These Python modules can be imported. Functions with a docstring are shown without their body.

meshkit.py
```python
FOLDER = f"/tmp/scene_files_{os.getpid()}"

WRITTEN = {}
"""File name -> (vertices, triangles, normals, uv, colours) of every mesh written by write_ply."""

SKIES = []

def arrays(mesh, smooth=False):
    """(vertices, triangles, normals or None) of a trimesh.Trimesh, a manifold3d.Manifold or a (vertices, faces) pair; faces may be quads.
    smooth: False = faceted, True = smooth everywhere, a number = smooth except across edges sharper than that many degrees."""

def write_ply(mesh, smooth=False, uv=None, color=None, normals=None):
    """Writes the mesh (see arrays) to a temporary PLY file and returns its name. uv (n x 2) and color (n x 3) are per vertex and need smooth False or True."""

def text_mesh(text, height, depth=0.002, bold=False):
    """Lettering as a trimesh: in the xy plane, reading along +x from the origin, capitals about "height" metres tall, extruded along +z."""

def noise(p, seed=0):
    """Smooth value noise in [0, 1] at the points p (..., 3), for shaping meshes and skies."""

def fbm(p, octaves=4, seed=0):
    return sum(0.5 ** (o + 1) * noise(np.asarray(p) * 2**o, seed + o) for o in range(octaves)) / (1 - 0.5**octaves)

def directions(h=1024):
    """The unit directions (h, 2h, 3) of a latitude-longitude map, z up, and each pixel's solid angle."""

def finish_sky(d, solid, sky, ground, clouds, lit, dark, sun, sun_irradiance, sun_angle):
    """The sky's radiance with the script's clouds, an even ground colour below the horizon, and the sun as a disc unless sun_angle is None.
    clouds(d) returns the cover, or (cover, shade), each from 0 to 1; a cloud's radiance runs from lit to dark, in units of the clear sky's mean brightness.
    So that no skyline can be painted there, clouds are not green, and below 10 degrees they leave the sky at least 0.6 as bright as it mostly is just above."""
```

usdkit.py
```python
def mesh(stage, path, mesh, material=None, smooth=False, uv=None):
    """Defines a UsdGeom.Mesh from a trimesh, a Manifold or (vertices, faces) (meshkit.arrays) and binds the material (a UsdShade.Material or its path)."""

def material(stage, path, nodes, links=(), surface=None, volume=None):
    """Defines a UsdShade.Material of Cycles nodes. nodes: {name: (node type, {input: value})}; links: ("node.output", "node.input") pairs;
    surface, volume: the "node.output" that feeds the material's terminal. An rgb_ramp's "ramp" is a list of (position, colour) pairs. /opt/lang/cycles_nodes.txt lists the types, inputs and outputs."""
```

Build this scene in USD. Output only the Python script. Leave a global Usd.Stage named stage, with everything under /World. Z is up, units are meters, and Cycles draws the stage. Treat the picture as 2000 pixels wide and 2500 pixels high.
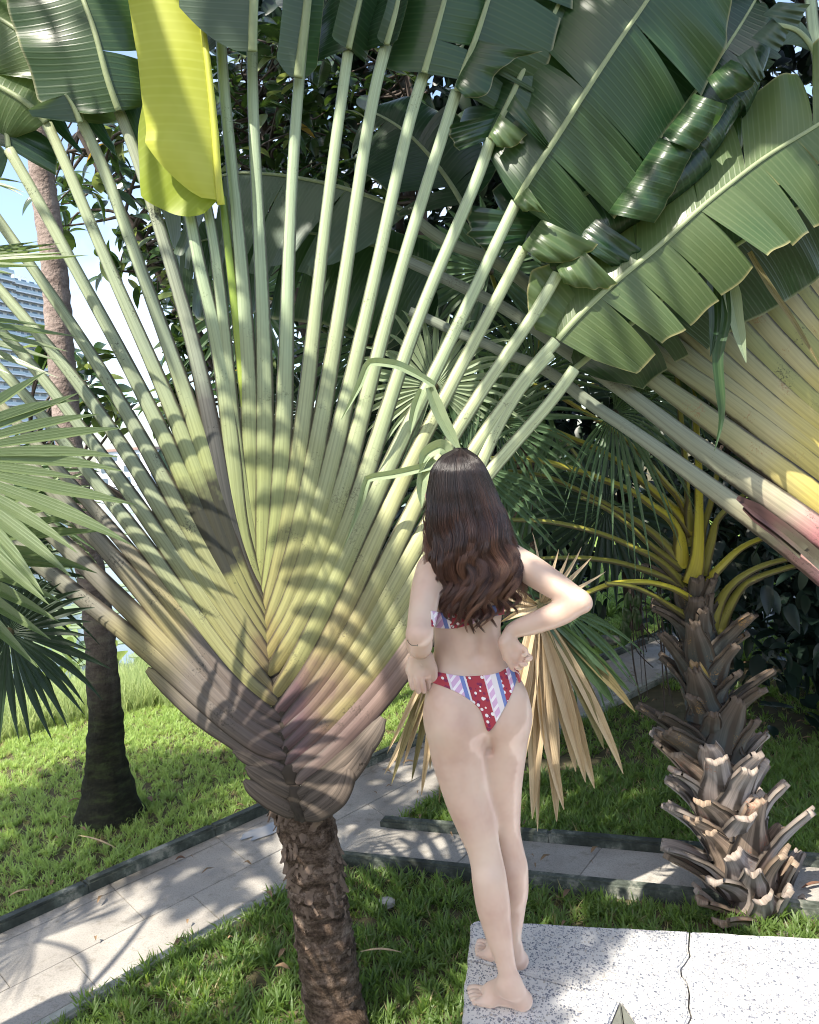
import math, random
import numpy as np, trimesh, usdkit, meshkit
from pxr import Usd, UsdGeom, UsdLux, UsdShade, Gf, Sdf, Vt

stage = Usd.Stage.CreateInMemory()
UsdGeom.SetStageUpAxis(stage, 'Z'); UsdGeom.SetStageMetersPerUnit(stage, 1.0)
UsdGeom.Xform.Define(stage, '/World'); UsdGeom.Scope.Define(stage, '/World/Looks')
rng = np.random.default_rng(7)

# ------------------------------------------------ camera, sky, sun, exposure
EYE = np.array([0.0, 0.0, 2.05]); PITCH = math.radians(3.9); ROLL = math.radians(4.5); FPX = 2000.0
SUN = np.array([-0.40, -0.44, 0.80]); SUN /= np.linalg.norm(SUN)      # direction towards the sun
SUN_INT, SKY_STR, EXPOSURE = 0.95, 0.125, 1.62
F = np.array([0, math.cos(PITCH), -math.sin(PITCH)]); _U = np.array([0, math.sin(PITCH), math.cos(PITCH)]); _R = np.array([1.0, 0, 0])
RT = math.cos(ROLL) * _R - math.sin(ROLL) * _U; UP = math.sin(ROLL) * _R + math.cos(ROLL) * _U
cam = UsdGeom.Camera.Define(stage, '/World/camera')
cam.CreateFocalLengthAttr(36.0); cam.CreateHorizontalApertureAttr(36.0); cam.CreateVerticalApertureAttr(45.0)
cam.CreateClippingRangeAttr(Gf.Vec2f(0.05, 3000)); cam.CreateExposureAttr(EXPOSURE)
cam.AddTransformOp().Set(Gf.Matrix4d(*[float(x) for x in (*RT, 0, *UP, 0, *(-F), 0, *EYE, 1)]))

def ray(px, py): return F + (px - 1000) / FPX * RT - (py - 1250) / FPX * UP
def P(px, py, Y):                      # the point at depth Y (metres north of the camera)
    d = ray(px, py); return EYE + d * (Y / d[1])
def G(px, py, z=0.0):                  # the point on a level plane
    d = ray(px, py); return EYE + d * ((z - EYE[2]) / d[2])

sun = UsdLux.DistantLight.Define(stage, '/World/sun')
sun.CreateIntensityAttr(SUN_INT); sun.CreateAngleAttr(0.5); sun.CreateColorAttr(Gf.Vec3f(1.0, 0.93, 0.82)); sun.CreateNormalizeAttr(True)
_x = np.cross([0, 0, 1.0], SUN); _x /= np.linalg.norm(_x); _y = np.cross(SUN, _x)
sun.AddTransformOp().Set(Gf.Matrix4d(*[float(v) for v in (*_x, 0, *_y, 0, *SUN, 0, 0, 0, 0, 1)]))
sky = UsdLux.DomeLight.Define(stage, '/World/sky')
M_sky = usdkit.material(stage, '/World/Looks/sky', {
    's': ('sky_texture', dict(sky_type='single_scattering', sun_disc=False, sun_elevation=math.asin(SUN[2]), sun_rotation=math.atan2(SUN[0], SUN[1]), air_density=1.0, aerosol_density=2.2)),
    'tc': ('texture_coordinate', {}), 'map': ('mapping', dict(scale=(1.0, 1.0, 2.6))),
    'n': ('noise_texture', dict(scale=2.1, detail=6, roughness=0.58, distortion=0.4)),
    'r': ('rgb_ramp', dict(ramp=[(0.0, (0, 0, 0)), (0.50, (0.03, 0.03, 0.03)), (0.72, (0.9, 0.9, 0.9)), (1, (1, 1, 1))])),
    'm': ('mix_color', dict(b=(3.9, 3.95, 4.05), use_clamp=False)), 'b': ('background_shader', dict(strength=SKY_STR))},
    [('tc.generated', 'map.vector'), ('map.vector', 'n.vector'), ('n.fac', 'r.fac'), ('r.color', 'm.fac'), ('s.color', 'm.a'), ('m.result', 'b.color')], surface='b.background')
UsdShade.MaterialBindingAPI.Apply(sky.GetPrim()).Bind(M_sky)
sky.GetPrim().SetCustomDataByKey('label', 'blue sky with soft white clouds over the lake'); sky.GetPrim().SetCustomDataByKey('kind', 'structure')

# ------------------------------------------------ helpers
used, LOC = {}, {}
def fresh(parent, name):
    p = f'{parent}/{name}'; k = used.get(p, -1) + 1; used[p] = k
    return p if k == 0 else f'{p}_{k:03d}'
def tag(prim, **kw):
    for k, v in kw.items():
        if v: prim.SetCustomDataByKey(k, v)
    return prim
def thing(name, label, category=None, loc=(0, 0, 0), group=None, kind=None):
    p = fresh('/World', name); x = UsdGeom.Xform.Define(stage, p); x.AddTranslateOp().Set(Gf.Vec3d(*map(float, loc)))
    LOC[p] = np.asarray(loc, float); tag(x.GetPrim(), label=label, category=category, group=group, kind=kind); return p
def part(parent, name, m, mat, smooth=True, uv=None, label=None, kind=None):
    """A mesh given in world coordinates, put under its thing or part."""
    p = fresh(parent, name); off = LOC.get(parent, np.zeros(3)); LOC[p] = off
    if hasattr(m, 'vertices'): m = (np.array(m.vertices), np.array(m.faces))
    elif hasattr(m, 'to_mesh'):
        q = m.to_mesh(); m = (q.vert_properties[:, :3], q.tri_verts)
    if len(m) == 3: uv = m[2]
    v = np.asarray(m[0], float) - off
    pr = usdkit.mesh(stage, p, (v, m[1]), mat, smooth=smooth if uv is None or isinstance(smooth, bool) else True, uv=uv)
    pr.CreateDoubleSidedAttr(True)
    tag(pr.GetPrim(), label=label, kind=kind); return p
def single(name, m, mat, label, category=None, group=None, kind=None, smooth=True, uv=None):
    p = part('/World', name, m, mat, smooth, uv); tag(stage.GetPrimAtPath(p), label=label, category=category, group=group, kind=kind); return p

class MB:
    def __init__(s): s.v, s.f, s.t, s.n = [], [], [], 0
    def add(s, v, f, uv=None):
        f = np.asarray(f)
        if f.shape[1] == 4: f = np.vstack([f[:, [0, 1, 2]], f[:, [0, 2, 3]]])
        s.v.append(np.asarray(v, float)); s.f.append(f + s.n); s.n += len(v)
        s.t.append(np.zeros((len(v), 2)) if uv is None else np.asarray(uv, float)); return s
    def get(s): return np.vstack(s.v), np.vstack(s.f), np.vstack(s.t)

def unit(a): a = np.asarray(a, float); return a / (np.linalg.norm(a, axis=-1, keepdims=True) + 1e-12)
def spline(pts, n):
    """Catmull-Rom through rows of any width, evenly spaced by chord length."""
    p = np.asarray(pts, float)
    if len(p) == 2: return p[0] + (p[1] - p[0]) * np.linspace(0, 1, n)[:, None]
    d = np.r_[0, np.cumsum(np.linalg.norm(np.diff(p[:, :3], axis=0), axis=1) + 1e-9)]
    from scipy.interpolate import PchipInterpolator, CubicSpline
    t = np.linspace(0, d[-1], n)
    return np.stack([PchipInterpolator(d, p[:, k])(t) for k in range(p.shape[1])], 1)
def box(cx, cy, cz, sx, sy, sz, rz=0):
    m = trimesh.creation.box([sx, sy, sz]); m.apply_transform(trimesh.transformations.rotation_matrix(rz, [0, 0, 1])); m.apply_translation([cx, cy, cz]); return np.array(m.vertices), np.array(m.faces)
def grid_faces(a, b, wrap=False):
    i, j = np.meshgrid(np.arange(a - 1), np.arange(b if wrap else b - 1), indexing='ij'); j2 = (j + 1) % b
    return np.stack([i * b + j, i * b + j2, (i + 1) * b + j2, (i + 1) * b + j], -1).reshape(-1, 4)
def tube(pts, rad, sides=8, flat=1.0, nrm=None, cap=True, keel=0.0):
    """A tapering tube along pts; flat: thickness across nrm as a share of the width. UV: x round it, y metres from its start."""
    p = np.asarray(pts, float); n = len(p); rad = np.broadcast_to(np.asarray(rad, float), (n,))
    t = unit(np.gradient(p, axis=0))
    if nrm is None:
        ref = np.array([0, 0, 1.0]) if abs(t[:, 2].mean()) < 0.8 else np.array([1.0, 0, 0]); nn = np.broadcast_to(ref, p.shape)
    else: nn = np.broadcast_to(np.asarray(nrm, float), p.shape)
    s = unit(np.cross(t, nn)); b = unit(np.cross(s, t))
    a = np.arange(sides + 1) / sides * 2 * np.pi
    prof = np.stack([np.cos(a), np.sin(a)], 1)
    if keel: prof[:, 1] *= 1 + keel * np.cos(a * 2 + np.pi)
    v = p[:, None] + rad[:, None, None] * (prof[None, :, :1] * s[:, None] + (flat * prof[None, :, 1:]) * b[:, None])
    d = np.r_[0, np.cumsum(np.linalg.norm(np.diff(p, axis=0), axis=1))]
    uv = np.stack(np.broadcast_arrays(np.linspace(0, 1, sides + 1)[None], d[:, None]), -1)
    f = grid_faces(n, sides + 1); v = v.reshape(-1, 3); uv = uv.reshape(-1, 2)
    f = np.vstack([f[:, [0, 1, 2]], f[:, [0, 2, 3]]])
    if cap:
        k = len(v); v = np.vstack([v, p[:1], p[-1:]]); uv = np.vstack([uv, uv[:1], uv[-1:]])
        j = np.arange(sides); f = np.vstack([f, np.stack([j + 1, j, np.full(sides, k)], 1), np.stack([(n - 1) * (sides + 1) + j, (n - 1) * (sides + 1) + j + 1, np.full(sides, k + 1)], 1)])
    return v, f, uv

# ------------------------------------------------ materials
def mat(name, nodes, links, surface='p.BSDF', volume=None): return usdkit.material(stage, '/World/Looks/' + name, nodes, links, surface=surface, volume=volume)
def plain(name, col, rough=0.6, var=0.25, scale=8, bump=0.0, bscale=60, spec=0.4, coord='position', stretch=(1, 1, 1), col2=None, detail=5):
    """A noise-broken colour with fine relief."""
    c2 = col2 if col2 is not None else tuple(c * (1 - var) for c in col); c1 = tuple(min(1, c * (1 + var * .6)) for c in col)
    src = ('g', 'position') if coord == 'position' else ('t', coord)
    n = {'g': ('geometry', {}), 't': ('texture_coordinate', {}), 'm': ('mapping', dict(scale=stretch)), 'n': ('noise_texture', dict(scale=scale, detail=detail, roughness=0.6)),
         'r': ('rgb_ramp', dict(ramp=[(0.25, c2), (0.5, col), (0.75, c1)])), 'n2': ('noise_texture', dict(scale=bscale, detail=4, roughness=0.65)),
         'b': ('bump', dict(strength=min(1, bump), distance=0.004)), 'p': ('principled_bsdf', dict(roughness=rough, specular_ior_level=spec))}
    l = [(f'{src[0]}.{src[1]}', 'm.vector'), ('m.vector', 'n.vector'), ('m.vector', 'n2.vector'), ('n.fac', 'r.fac'), ('r.color', 'p.base_color')]
    if bump: l += [('n2.fac', 'b.height'), ('b.normal', 'p.normal')]
    return mat(name, n, l)
def leaf(name, col, col2, vein, period=0.016, rough=0.34, trans=0.25, tcol=None, wave=0.5, spec=0.5, blotch=3.0, dist=0.003, edge=None):
    """A veined blade: UV x runs along the midrib in metres, y from the midrib (0) to the margin (1)."""
    tcol = tcol or (col[0] * 2.2, col[1] * 2.0, col[2] * 0.9)
    n = {'t': ('texture_coordinate', {}), 'g': ('geometry', {}), 'sx': ('separate_xyz', {}), 'm': ('mapping', dict(scale=(1, 0.06, 1))),
         'w': ('wave_texture', dict(wave_type='bands', bands_direction='x', profile='sine', scale=2 * math.pi / (20 * period), distortion=1.6, detail=2, detail_scale=.55)),
         'wr': ('rgb_ramp', dict(ramp=[(0.0, (0, 0, 0)), (0.72, (0.0, 0.0, 0.0)), (0.97, (1, 1, 1)), (1, (1, 1, 1))])),
         'n': ('noise_texture', dict(scale=blotch, detail=5, roughness=0.6)), 'c': ('mix_color', dict(a=col, b=col2)),
         'nr': ('map_range', dict(from_min=0.3, from_max=0.7, to_min=0.0, to_max=1.0, clamp=True)),
         'v': ('mix_color', dict(b=vein)), 'vm': ('math', dict(math_type='multiply', value2=0.40)),
         'er': ('rgb_ramp', dict(ramp=[(0.0, (0, 0, 0)), (0.965, (0, 0, 0)), (1.0, (1, 1, 1))])), 'e': ('mix_color', dict(b=edge or vein)), 'em': ('math', dict(math_type='multiply', value2=0.9 if edge else 0.0)),
         'b': ('bump', dict(strength=wave, distance=dist)), 'p': ('principled_bsdf', dict(roughness=rough, specular_ior_level=spec)),
         'tr': ('translucent_bsdf', dict(color=tcol)), 'x': ('mix_closure', dict(fac=trans))}
    l = [('t.UV', 'sx.vector'), ('t.UV', 'm.vector'), ('m.vector', 'w.vector'), ('w.fac', 'wr.fac'), ('g.position', 'n.vector'), ('n.fac', 'nr.value'), ('nr.result', 'c.fac'), ('c.result', 'v.a'),
         ('wr.color', 'vm.value1'), ('vm.value', 'v.fac'), ('sx.y', 'er.fac'), ('er.color', 'em.value1'), ('em.value', 'e.fac'), ('v.result', 'e.a'), ('e.result', 'p.base_color'),
         ('wr.color', 'b.height'), ('b.normal', 'p.normal'), ('b.normal', 'tr.normal'), ('p.BSDF', 'x.closure1'), ('tr.BSDF', 'x.closure2')]
    return mat(name, n, l, surface='x.closure')
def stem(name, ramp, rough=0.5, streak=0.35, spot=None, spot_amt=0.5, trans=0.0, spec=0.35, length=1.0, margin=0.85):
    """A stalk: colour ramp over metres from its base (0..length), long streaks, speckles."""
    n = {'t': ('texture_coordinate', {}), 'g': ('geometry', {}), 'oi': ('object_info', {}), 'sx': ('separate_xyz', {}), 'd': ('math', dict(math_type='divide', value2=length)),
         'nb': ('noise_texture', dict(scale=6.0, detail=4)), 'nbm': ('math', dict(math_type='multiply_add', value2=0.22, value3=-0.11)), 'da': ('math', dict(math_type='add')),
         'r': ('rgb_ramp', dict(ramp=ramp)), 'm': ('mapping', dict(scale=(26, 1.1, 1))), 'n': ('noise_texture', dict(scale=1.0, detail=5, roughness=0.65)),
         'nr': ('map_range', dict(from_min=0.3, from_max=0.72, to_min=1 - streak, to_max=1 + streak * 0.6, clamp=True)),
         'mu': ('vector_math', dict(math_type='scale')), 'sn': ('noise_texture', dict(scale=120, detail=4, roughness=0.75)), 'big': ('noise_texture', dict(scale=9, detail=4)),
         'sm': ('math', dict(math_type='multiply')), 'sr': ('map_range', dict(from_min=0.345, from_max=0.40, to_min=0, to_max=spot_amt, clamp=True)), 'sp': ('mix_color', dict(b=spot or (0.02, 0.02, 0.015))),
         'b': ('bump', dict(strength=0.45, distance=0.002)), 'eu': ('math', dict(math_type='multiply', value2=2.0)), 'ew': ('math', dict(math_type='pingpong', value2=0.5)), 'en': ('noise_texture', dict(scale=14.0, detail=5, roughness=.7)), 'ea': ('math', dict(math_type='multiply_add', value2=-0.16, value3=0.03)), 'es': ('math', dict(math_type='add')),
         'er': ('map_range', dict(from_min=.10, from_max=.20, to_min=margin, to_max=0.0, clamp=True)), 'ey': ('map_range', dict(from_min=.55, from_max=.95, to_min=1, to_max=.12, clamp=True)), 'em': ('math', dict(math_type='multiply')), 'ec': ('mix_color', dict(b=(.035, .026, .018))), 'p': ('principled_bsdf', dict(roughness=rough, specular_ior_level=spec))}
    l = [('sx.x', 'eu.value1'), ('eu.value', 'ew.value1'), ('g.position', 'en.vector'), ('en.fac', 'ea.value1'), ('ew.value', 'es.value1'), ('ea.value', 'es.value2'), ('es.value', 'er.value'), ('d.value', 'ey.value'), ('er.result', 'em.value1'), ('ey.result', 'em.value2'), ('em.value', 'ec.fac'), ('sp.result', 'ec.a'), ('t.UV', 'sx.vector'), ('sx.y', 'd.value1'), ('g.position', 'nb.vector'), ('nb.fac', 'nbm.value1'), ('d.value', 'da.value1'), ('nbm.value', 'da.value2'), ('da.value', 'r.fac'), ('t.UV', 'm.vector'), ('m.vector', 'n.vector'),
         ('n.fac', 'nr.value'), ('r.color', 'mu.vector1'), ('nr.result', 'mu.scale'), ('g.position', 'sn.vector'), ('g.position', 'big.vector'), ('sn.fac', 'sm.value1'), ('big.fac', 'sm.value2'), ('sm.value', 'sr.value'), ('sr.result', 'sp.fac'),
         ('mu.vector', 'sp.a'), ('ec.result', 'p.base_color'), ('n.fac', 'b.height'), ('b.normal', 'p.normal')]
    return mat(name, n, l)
# ------------------------------------------------ terrain, lake, lawn
SHORE = np.array([(-200, -120), (-60, -30), (-12, 3.2), (-6.2, 7.2), (-4.2, 8.7), (-2.6, 9.9), (-1.0, 12.5), (1.5, 21), (8, 45), (30, 100), (70, 190), (110, 240), (400, 300)], float)
from shapely.geometry import Polygon, Point, LineString, box as sbox
import shapely
LAKE = Polygon([*SHORE.tolist(), (110, 244), (-60, 236), (-260, 225), (-600, 240), (-600, -120)][:12] + [(110, 240), (-60, 232), (-260, 222), (-600, 236), (-600, -120)])
def shore_dist(x, y):
    pts = shapely.points(x.ravel(), y.ravel()); d = shapely.distance(pts, LAKE.boundary); ins = shapely.contains(LAKE, pts)
    return np.where(ins, -d, d).reshape(x.shape)
def ground_z(x, y):
    x, y = np.asarray(x, float), np.asarray(y, float)
    d = shore_dist(x, y); q = np.stack([x * .9, y * .9, np.zeros_like(x)], -1)
    z = np.interp(d, [-6, -1.5, 0, 1.2, 3.0], [-1.3, -0.75, -0.42, -0.14, 0.0])
    near = np.clip((np.hypot(x, y - 4) - 6) / 30, 0, 1)
    return z + (meshkit.fbm(q, 3, 4) - .5) * (0.03 + .5 * near * (d > 0))
def spread(n, lo, hi, c, k):
    t = np.linspace(-1, 1, n); s = np.sinh(k * t) / np.sinh(k); return np.where(s < 0, c + s * (c - lo), c + s * (hi - c))
gx, gy = np.meshgrid(spread(230, -520, 520, -1, 6.2), spread(230, -60, 900, 6, 6.2), indexing='ij')
gz = ground_z(gx, gy)
M_soil = plain('soil', (0.085, 0.075, 0.042), 0.95, 0.4, 7, 0.8, 90, 0.2, col2=(0.045, 0.05, 0.022))
single('ground', (np.stack([gx, gy, gz], -1).reshape(-1, 3), grid_faces(230, 230)[:, [0, 3, 2, 1]]), M_soil, 'grassy ground sheet around the paths, sloping down to the lake', kind='structure')
M_water = mat('water', {'g': ('geometry', {}), 'n': ('noise_texture', dict(scale=1.6, detail=4)), 'b': ('bump', dict(strength=0.12, distance=0.03)),
    'p': ('principled_bsdf', dict(base_color=(0.10, 0.14, 0.15), roughness=0.09, specular_ior_level=0.6))}, [('g.position', 'n.vector'), ('n.fac', 'b.height'), ('b.normal', 'p.normal')])
wp = shapely.get_parts(shapely.delaunay_triangles(LAKE)); wv, wf = trimesh.creation.triangulate_polygon(LAKE, engine='earcut')
single('lake', (np.c_[wv, np.full(len(wv), -0.36)], wf), M_water, 'pale calm lake water with floating lily pads, seen at left', kind='structure', smooth=False)

# far shore: low woods, two pale buildings, the tall apartment block
M_far = plain('far_leaf', (0.07, 0.11, 0.06), 0.9, 0.4, 0.12)
mb = MB()
for k in range(150):
    x = rng.uniform(-330, 120); y = rng.uniform(243, 300); s = rng.uniform(4, 9)
    m = trimesh.creation.icosphere(2, 1.0); v = np.array(m.vertices); v = v * (s * (1 + .5 * (meshkit.fbm(v * 1.7 + k, 3) - .5)))[:, None] * [1.1, 1, .85]
    mb.add(v + [x, y, s * .45 - .5], m.faces)
single('far_woods', mb.get(), M_far, 'low dark green woods along the far lake shore', kind='stuff')
M_white = plain('white_wall', (0.62, 0.65, 0.68), 0.7, 0.08, 0.5)
M_glass = mat('window_glass', {'p': ('principled_bsdf', dict(base_color=(0.09, 0.13, 0.17), roughness=0.12, specular_ior_level=0.7))}, [])
M_rail = mat('railing', {'p': ('principled_bsdf', dict(base_color=(0.33, 0.42, 0.46), roughness=0.3))}, [])
def far_house(px, Y, w, h, label):
    c = P(px, 1170, Y); t = thing('lakeside_building', label, 'building', (c[0], Y, -0.2))
    part(t, 'wall', box(c[0], Y, h / 2 - .2, w, 12, h), M_white, False)
    part(t, 'roof', box(c[0], Y, h - .2 + .35, w + 1.2, 13, .7), plain('far_roof_%d' % px, (0.30, 0.2, 0.17), 0.8), False)
    for i in range(int(w // 3.2)):
        for j in range(int(h // 3.2)):
            part(t, 'window', box(c[0] - w / 2 + 1.9 + i * 3.2, Y - 6.05, 1.6 + j * 3.2, 1.5, .2, 1.5), M_glass, False)
far_house(322, 238, 15, 10, 'low white lakeside building with dark windows seen between the palm stalks')
far_house(262, 240, 9, 6, 'small pale lakeside house left of the white one, behind the palm stalks')

def tower(name, label, A, B, depth, h, floors, bays):
    A, B = np.array(A, float), np.array(B, float); L = np.linalg.norm(B - A); d = (B - A) / L; nrm = np.array([d[1], -d[0]])
    c = (A + B) / 2; t = thing(name, label, 'apartment tower', (c[0], c[1], -1)); a = math.atan2(d[1], d[0])
    def bx(s, o, z, sx, sy, sz): q = A + d * s + nrm * o; return box(0, 0, 0, sx, sy, sz, a)[0] + [q[0], q[1], z], box(0, 0, 0, 1, 1, 1)[1]
    part(t, 'wall', bx(L / 2, -depth / 2, h / 2 - 1, L, depth, h), M_white, False)
    part(t, 'roof_plant', bx(L * .6, -depth / 2, h + .8, L * .4, depth * .5, 3.6), M_white, False)
    fh = h / floors
    for k in range(floors):
        z = k * fh
        part(t, 'balcony_slab', bx(L / 2, .9, z + .1, L - .02, 1.79, .42), M_white, False)
        part(t, 'railing', bx(L / 2, 1.72, z + .85, L - .1, .08, 1.05), M_rail, False)
        for b in range(bays):
            w = L / bays; s = w * (b + .5)
            if k * bays + b < 290: part(t, 'window', bx(s, .06, z + 1.55, w * .62, .12, 2.1), M_glass, False)
            if (k * 7 + b * 3) % 4 == 0 and k % 2 == 0: part(t, 'privacy_screen', bx(w * b + .1, .88, z + 1.6, .14, 1.6, 2.6), M_white, False)
tower('apartment_tower', 'tall pale apartment tower with stacked balconies rising at the left edge', (-164.6, 290), (-150.9, 333), 22, 89.5, 29, 8)
tower('apartment_tower', 'slightly lower apartment tower wing stepped down against the tall one on its right', (-151.2, 333.3), (-145.6, 350), 20, 86, 28, 4)

# ------------------------------------------------ paths and kerbs
FAR_E = np.array([(-4.2, 1.25), (-2.02, 3.62), (-0.92, 4.76), (-0.13, 5.58), (1.41, 7.18), (2.25, 7.98), (4.6, 10.1)])
NEAR_E = np.array([(-3.7, .75), (-1.50, 3.05), (-0.73, 3.9), (0.04, 4.80), (0.97, 5.80), (1.94, 6.77), (4.4, 9.2)])
fe, ne = spline(np.c_[FAR_E, np.zeros(7)], 241)[:, :2], spline(np.c_[NEAR_E, np.zeros(7)], 241)[:, :2]
M_conc = mat('path_concrete', {'g': ('geometry', {}), 'oi': ('object_info', {}), 'n': ('noise_texture', dict(scale=2.3, detail=6, roughness=0.62)), 'n2': ('noise_texture', dict(scale=140, detail=3)), 'n3': ('noise_texture', dict(scale=17, detail=4, roughness=.7)),
    'r': ('rgb_ramp', dict(ramp=[(0.28, (0.17, 0.155, 0.13)), (0.42, (0.27, 0.25, 0.22)), (0.6, (0.33, 0.31, 0.275)), (0.75, (0.37, 0.35, 0.315))])), 'v': ('map_range', dict(from_min=0, from_max=1, to_min=.9, to_max=1.06)),
    's': ('vector_math', dict(math_type='scale')), 'st': ('rgb_ramp', dict(ramp=[(0.3, (.72, .7, .66)), (.45, (1, 1, 1)), (1, (1, 1, 1))])), 'mx': ('mix_color', dict(blend_type='multiply', fac=1.0)),
    'g2': ('rgb_ramp', dict(ramp=[(0.33, (.8, .8, .8)), (.55, (1.04, 1.04, 1.04))])), 'mx2': ('mix_color', dict(blend_type='multiply', fac=1.0)), 'rr': ('map_range', dict(from_min=.3, from_max=.6, to_min=.38, to_max=.85, clamp=True)),
    'b': ('bump', dict(strength=.25, distance=.003)), 'p': ('principled_bsdf', dict(roughness=.8, specular_ior_level=.35))},
    [('g.position', 'n.vector'), ('g.position', 'n2.vector'), ('g.position', 'n3.vector'), ('n.fac', 'r.fac'), ('oi.random', 'v.value'), ('r.color', 's.vector1'), ('v.result', 's.scale'), ('n3.fac', 'st.fac'), ('s.vector', 'mx.a'), ('st.color', 'mx.b'),
     ('n2.fac', 'g2.fac'), ('mx.result', 'mx2.a'), ('g2.color', 'mx2.b'), ('mx2.result', 'p.base_color'), ('n.fac', 'rr.value'), ('rr.result', 'p.roughness'), ('n2.fac', 'b.height'), ('b.normal', 'p.normal')])
def slab(poly, z0, z1, bevel=.004):
    """A slab from a plan outline: sides, a small chamfer, a top."""
    poly = poly if isinstance(poly, Polygon) else Polygon(poly)
    inner = poly.buffer(-bevel)
    if inner.is_empty or inner.geom_type != 'Polygon': return trimesh.creation.extrude_polygon(poly, z1 - z0, engine='earcut').apply_translation([0, 0, z0])
    a = trimesh.creation.extrude_polygon(poly, z1 - bevel - z0, engine='earcut'); a.apply_translation([0, 0, z0])
    b = trimesh.creation.extrude_polygon(inner, bevel, engine='earcut'); b.apply_translation([0, 0, z1 - bevel])
    return trimesh.util.concatenate([a, b])
path = thing('footpath', 'grey concrete footpath running diagonally from lower left to the back lawn', None, (-.9, 4.2, 0), kind='structure')
part(path, 'path_bed', (lambda v, f: (np.c_[v, np.full(len(v), .008)], f))(*trimesh.creation.triangulate_polygon(Polygon([*fe.tolist(), *ne[::-1].tolist()]).buffer(0), engine='earcut')), plain('path_joint', (0.12, 0.105, 0.085), .95, .3, 20), False)
jit = np.random.default_rng(5)
edges = np.r_[0:241:12]; edges[-1] = 240
for k in range(len(edges) - 1):
    a, b = edges[k], edges[k + 1]
    for lo, hi in ((0.0, .11), (.11, .60), (.60, 1.0)):
        off = 0 if lo == .11 else (5 if lo > .2 else 0); a2, b2 = min(240, a + off), min(240, b + off)
        q = [fe[i] + (ne[i] - fe[i]) * s for i, s in ((a2, lo), (b2, lo), (b2, hi), (a2, hi))]
        if a2 == b2: continue
        # joints lie at a slant across the path
        sl = (fe[min(240, b)] - fe[a]); sl = sl / (np.linalg.norm(sl) + 1e-9) * .16
        q = [q[0] + sl * lo, q[1] + sl * lo, q[2] + sl * hi, q[3] + sl * hi]
        pl = Polygon(q).buffer(-.0013)
        if pl.is_empty or pl.geom_type != 'Polygon': continue
        part(path, 'slab', slab(pl, -.02, .022 + jit.uniform(-.0015, .0015), .002), M_conc, False)
M_kerb = mat('kerb_green', {'g': ('geometry', {}), 'n': ('noise_texture', dict(scale=5, detail=6, roughness=.7)), 'n2': ('noise_texture', dict(scale=60, detail=4)), 'sx': ('separate_xyz', {}),
    'r': ('rgb_ramp', dict(ramp=[(0.34, (0.014, 0.018, 0.013)), (0.46, (0.036, 0.044, 0.034)), (0.54, (0.075, 0.088, 0.07)), (0.62, (0.22, 0.22, 0.18)), (.75, (.3, .29, .24))])), 'b': ('bump', dict(strength=.6, distance=.006)), 'p': ('principled_bsdf', dict(roughness=.75))},
    [('g.position', 'n.vector'), ('g.position', 'n2.vector'), ('n.fac', 'r.fac'), ('r.color', 'p.base_color'), ('n2.fac', 'b.height'), ('b.normal', 'p.normal')])
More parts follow.
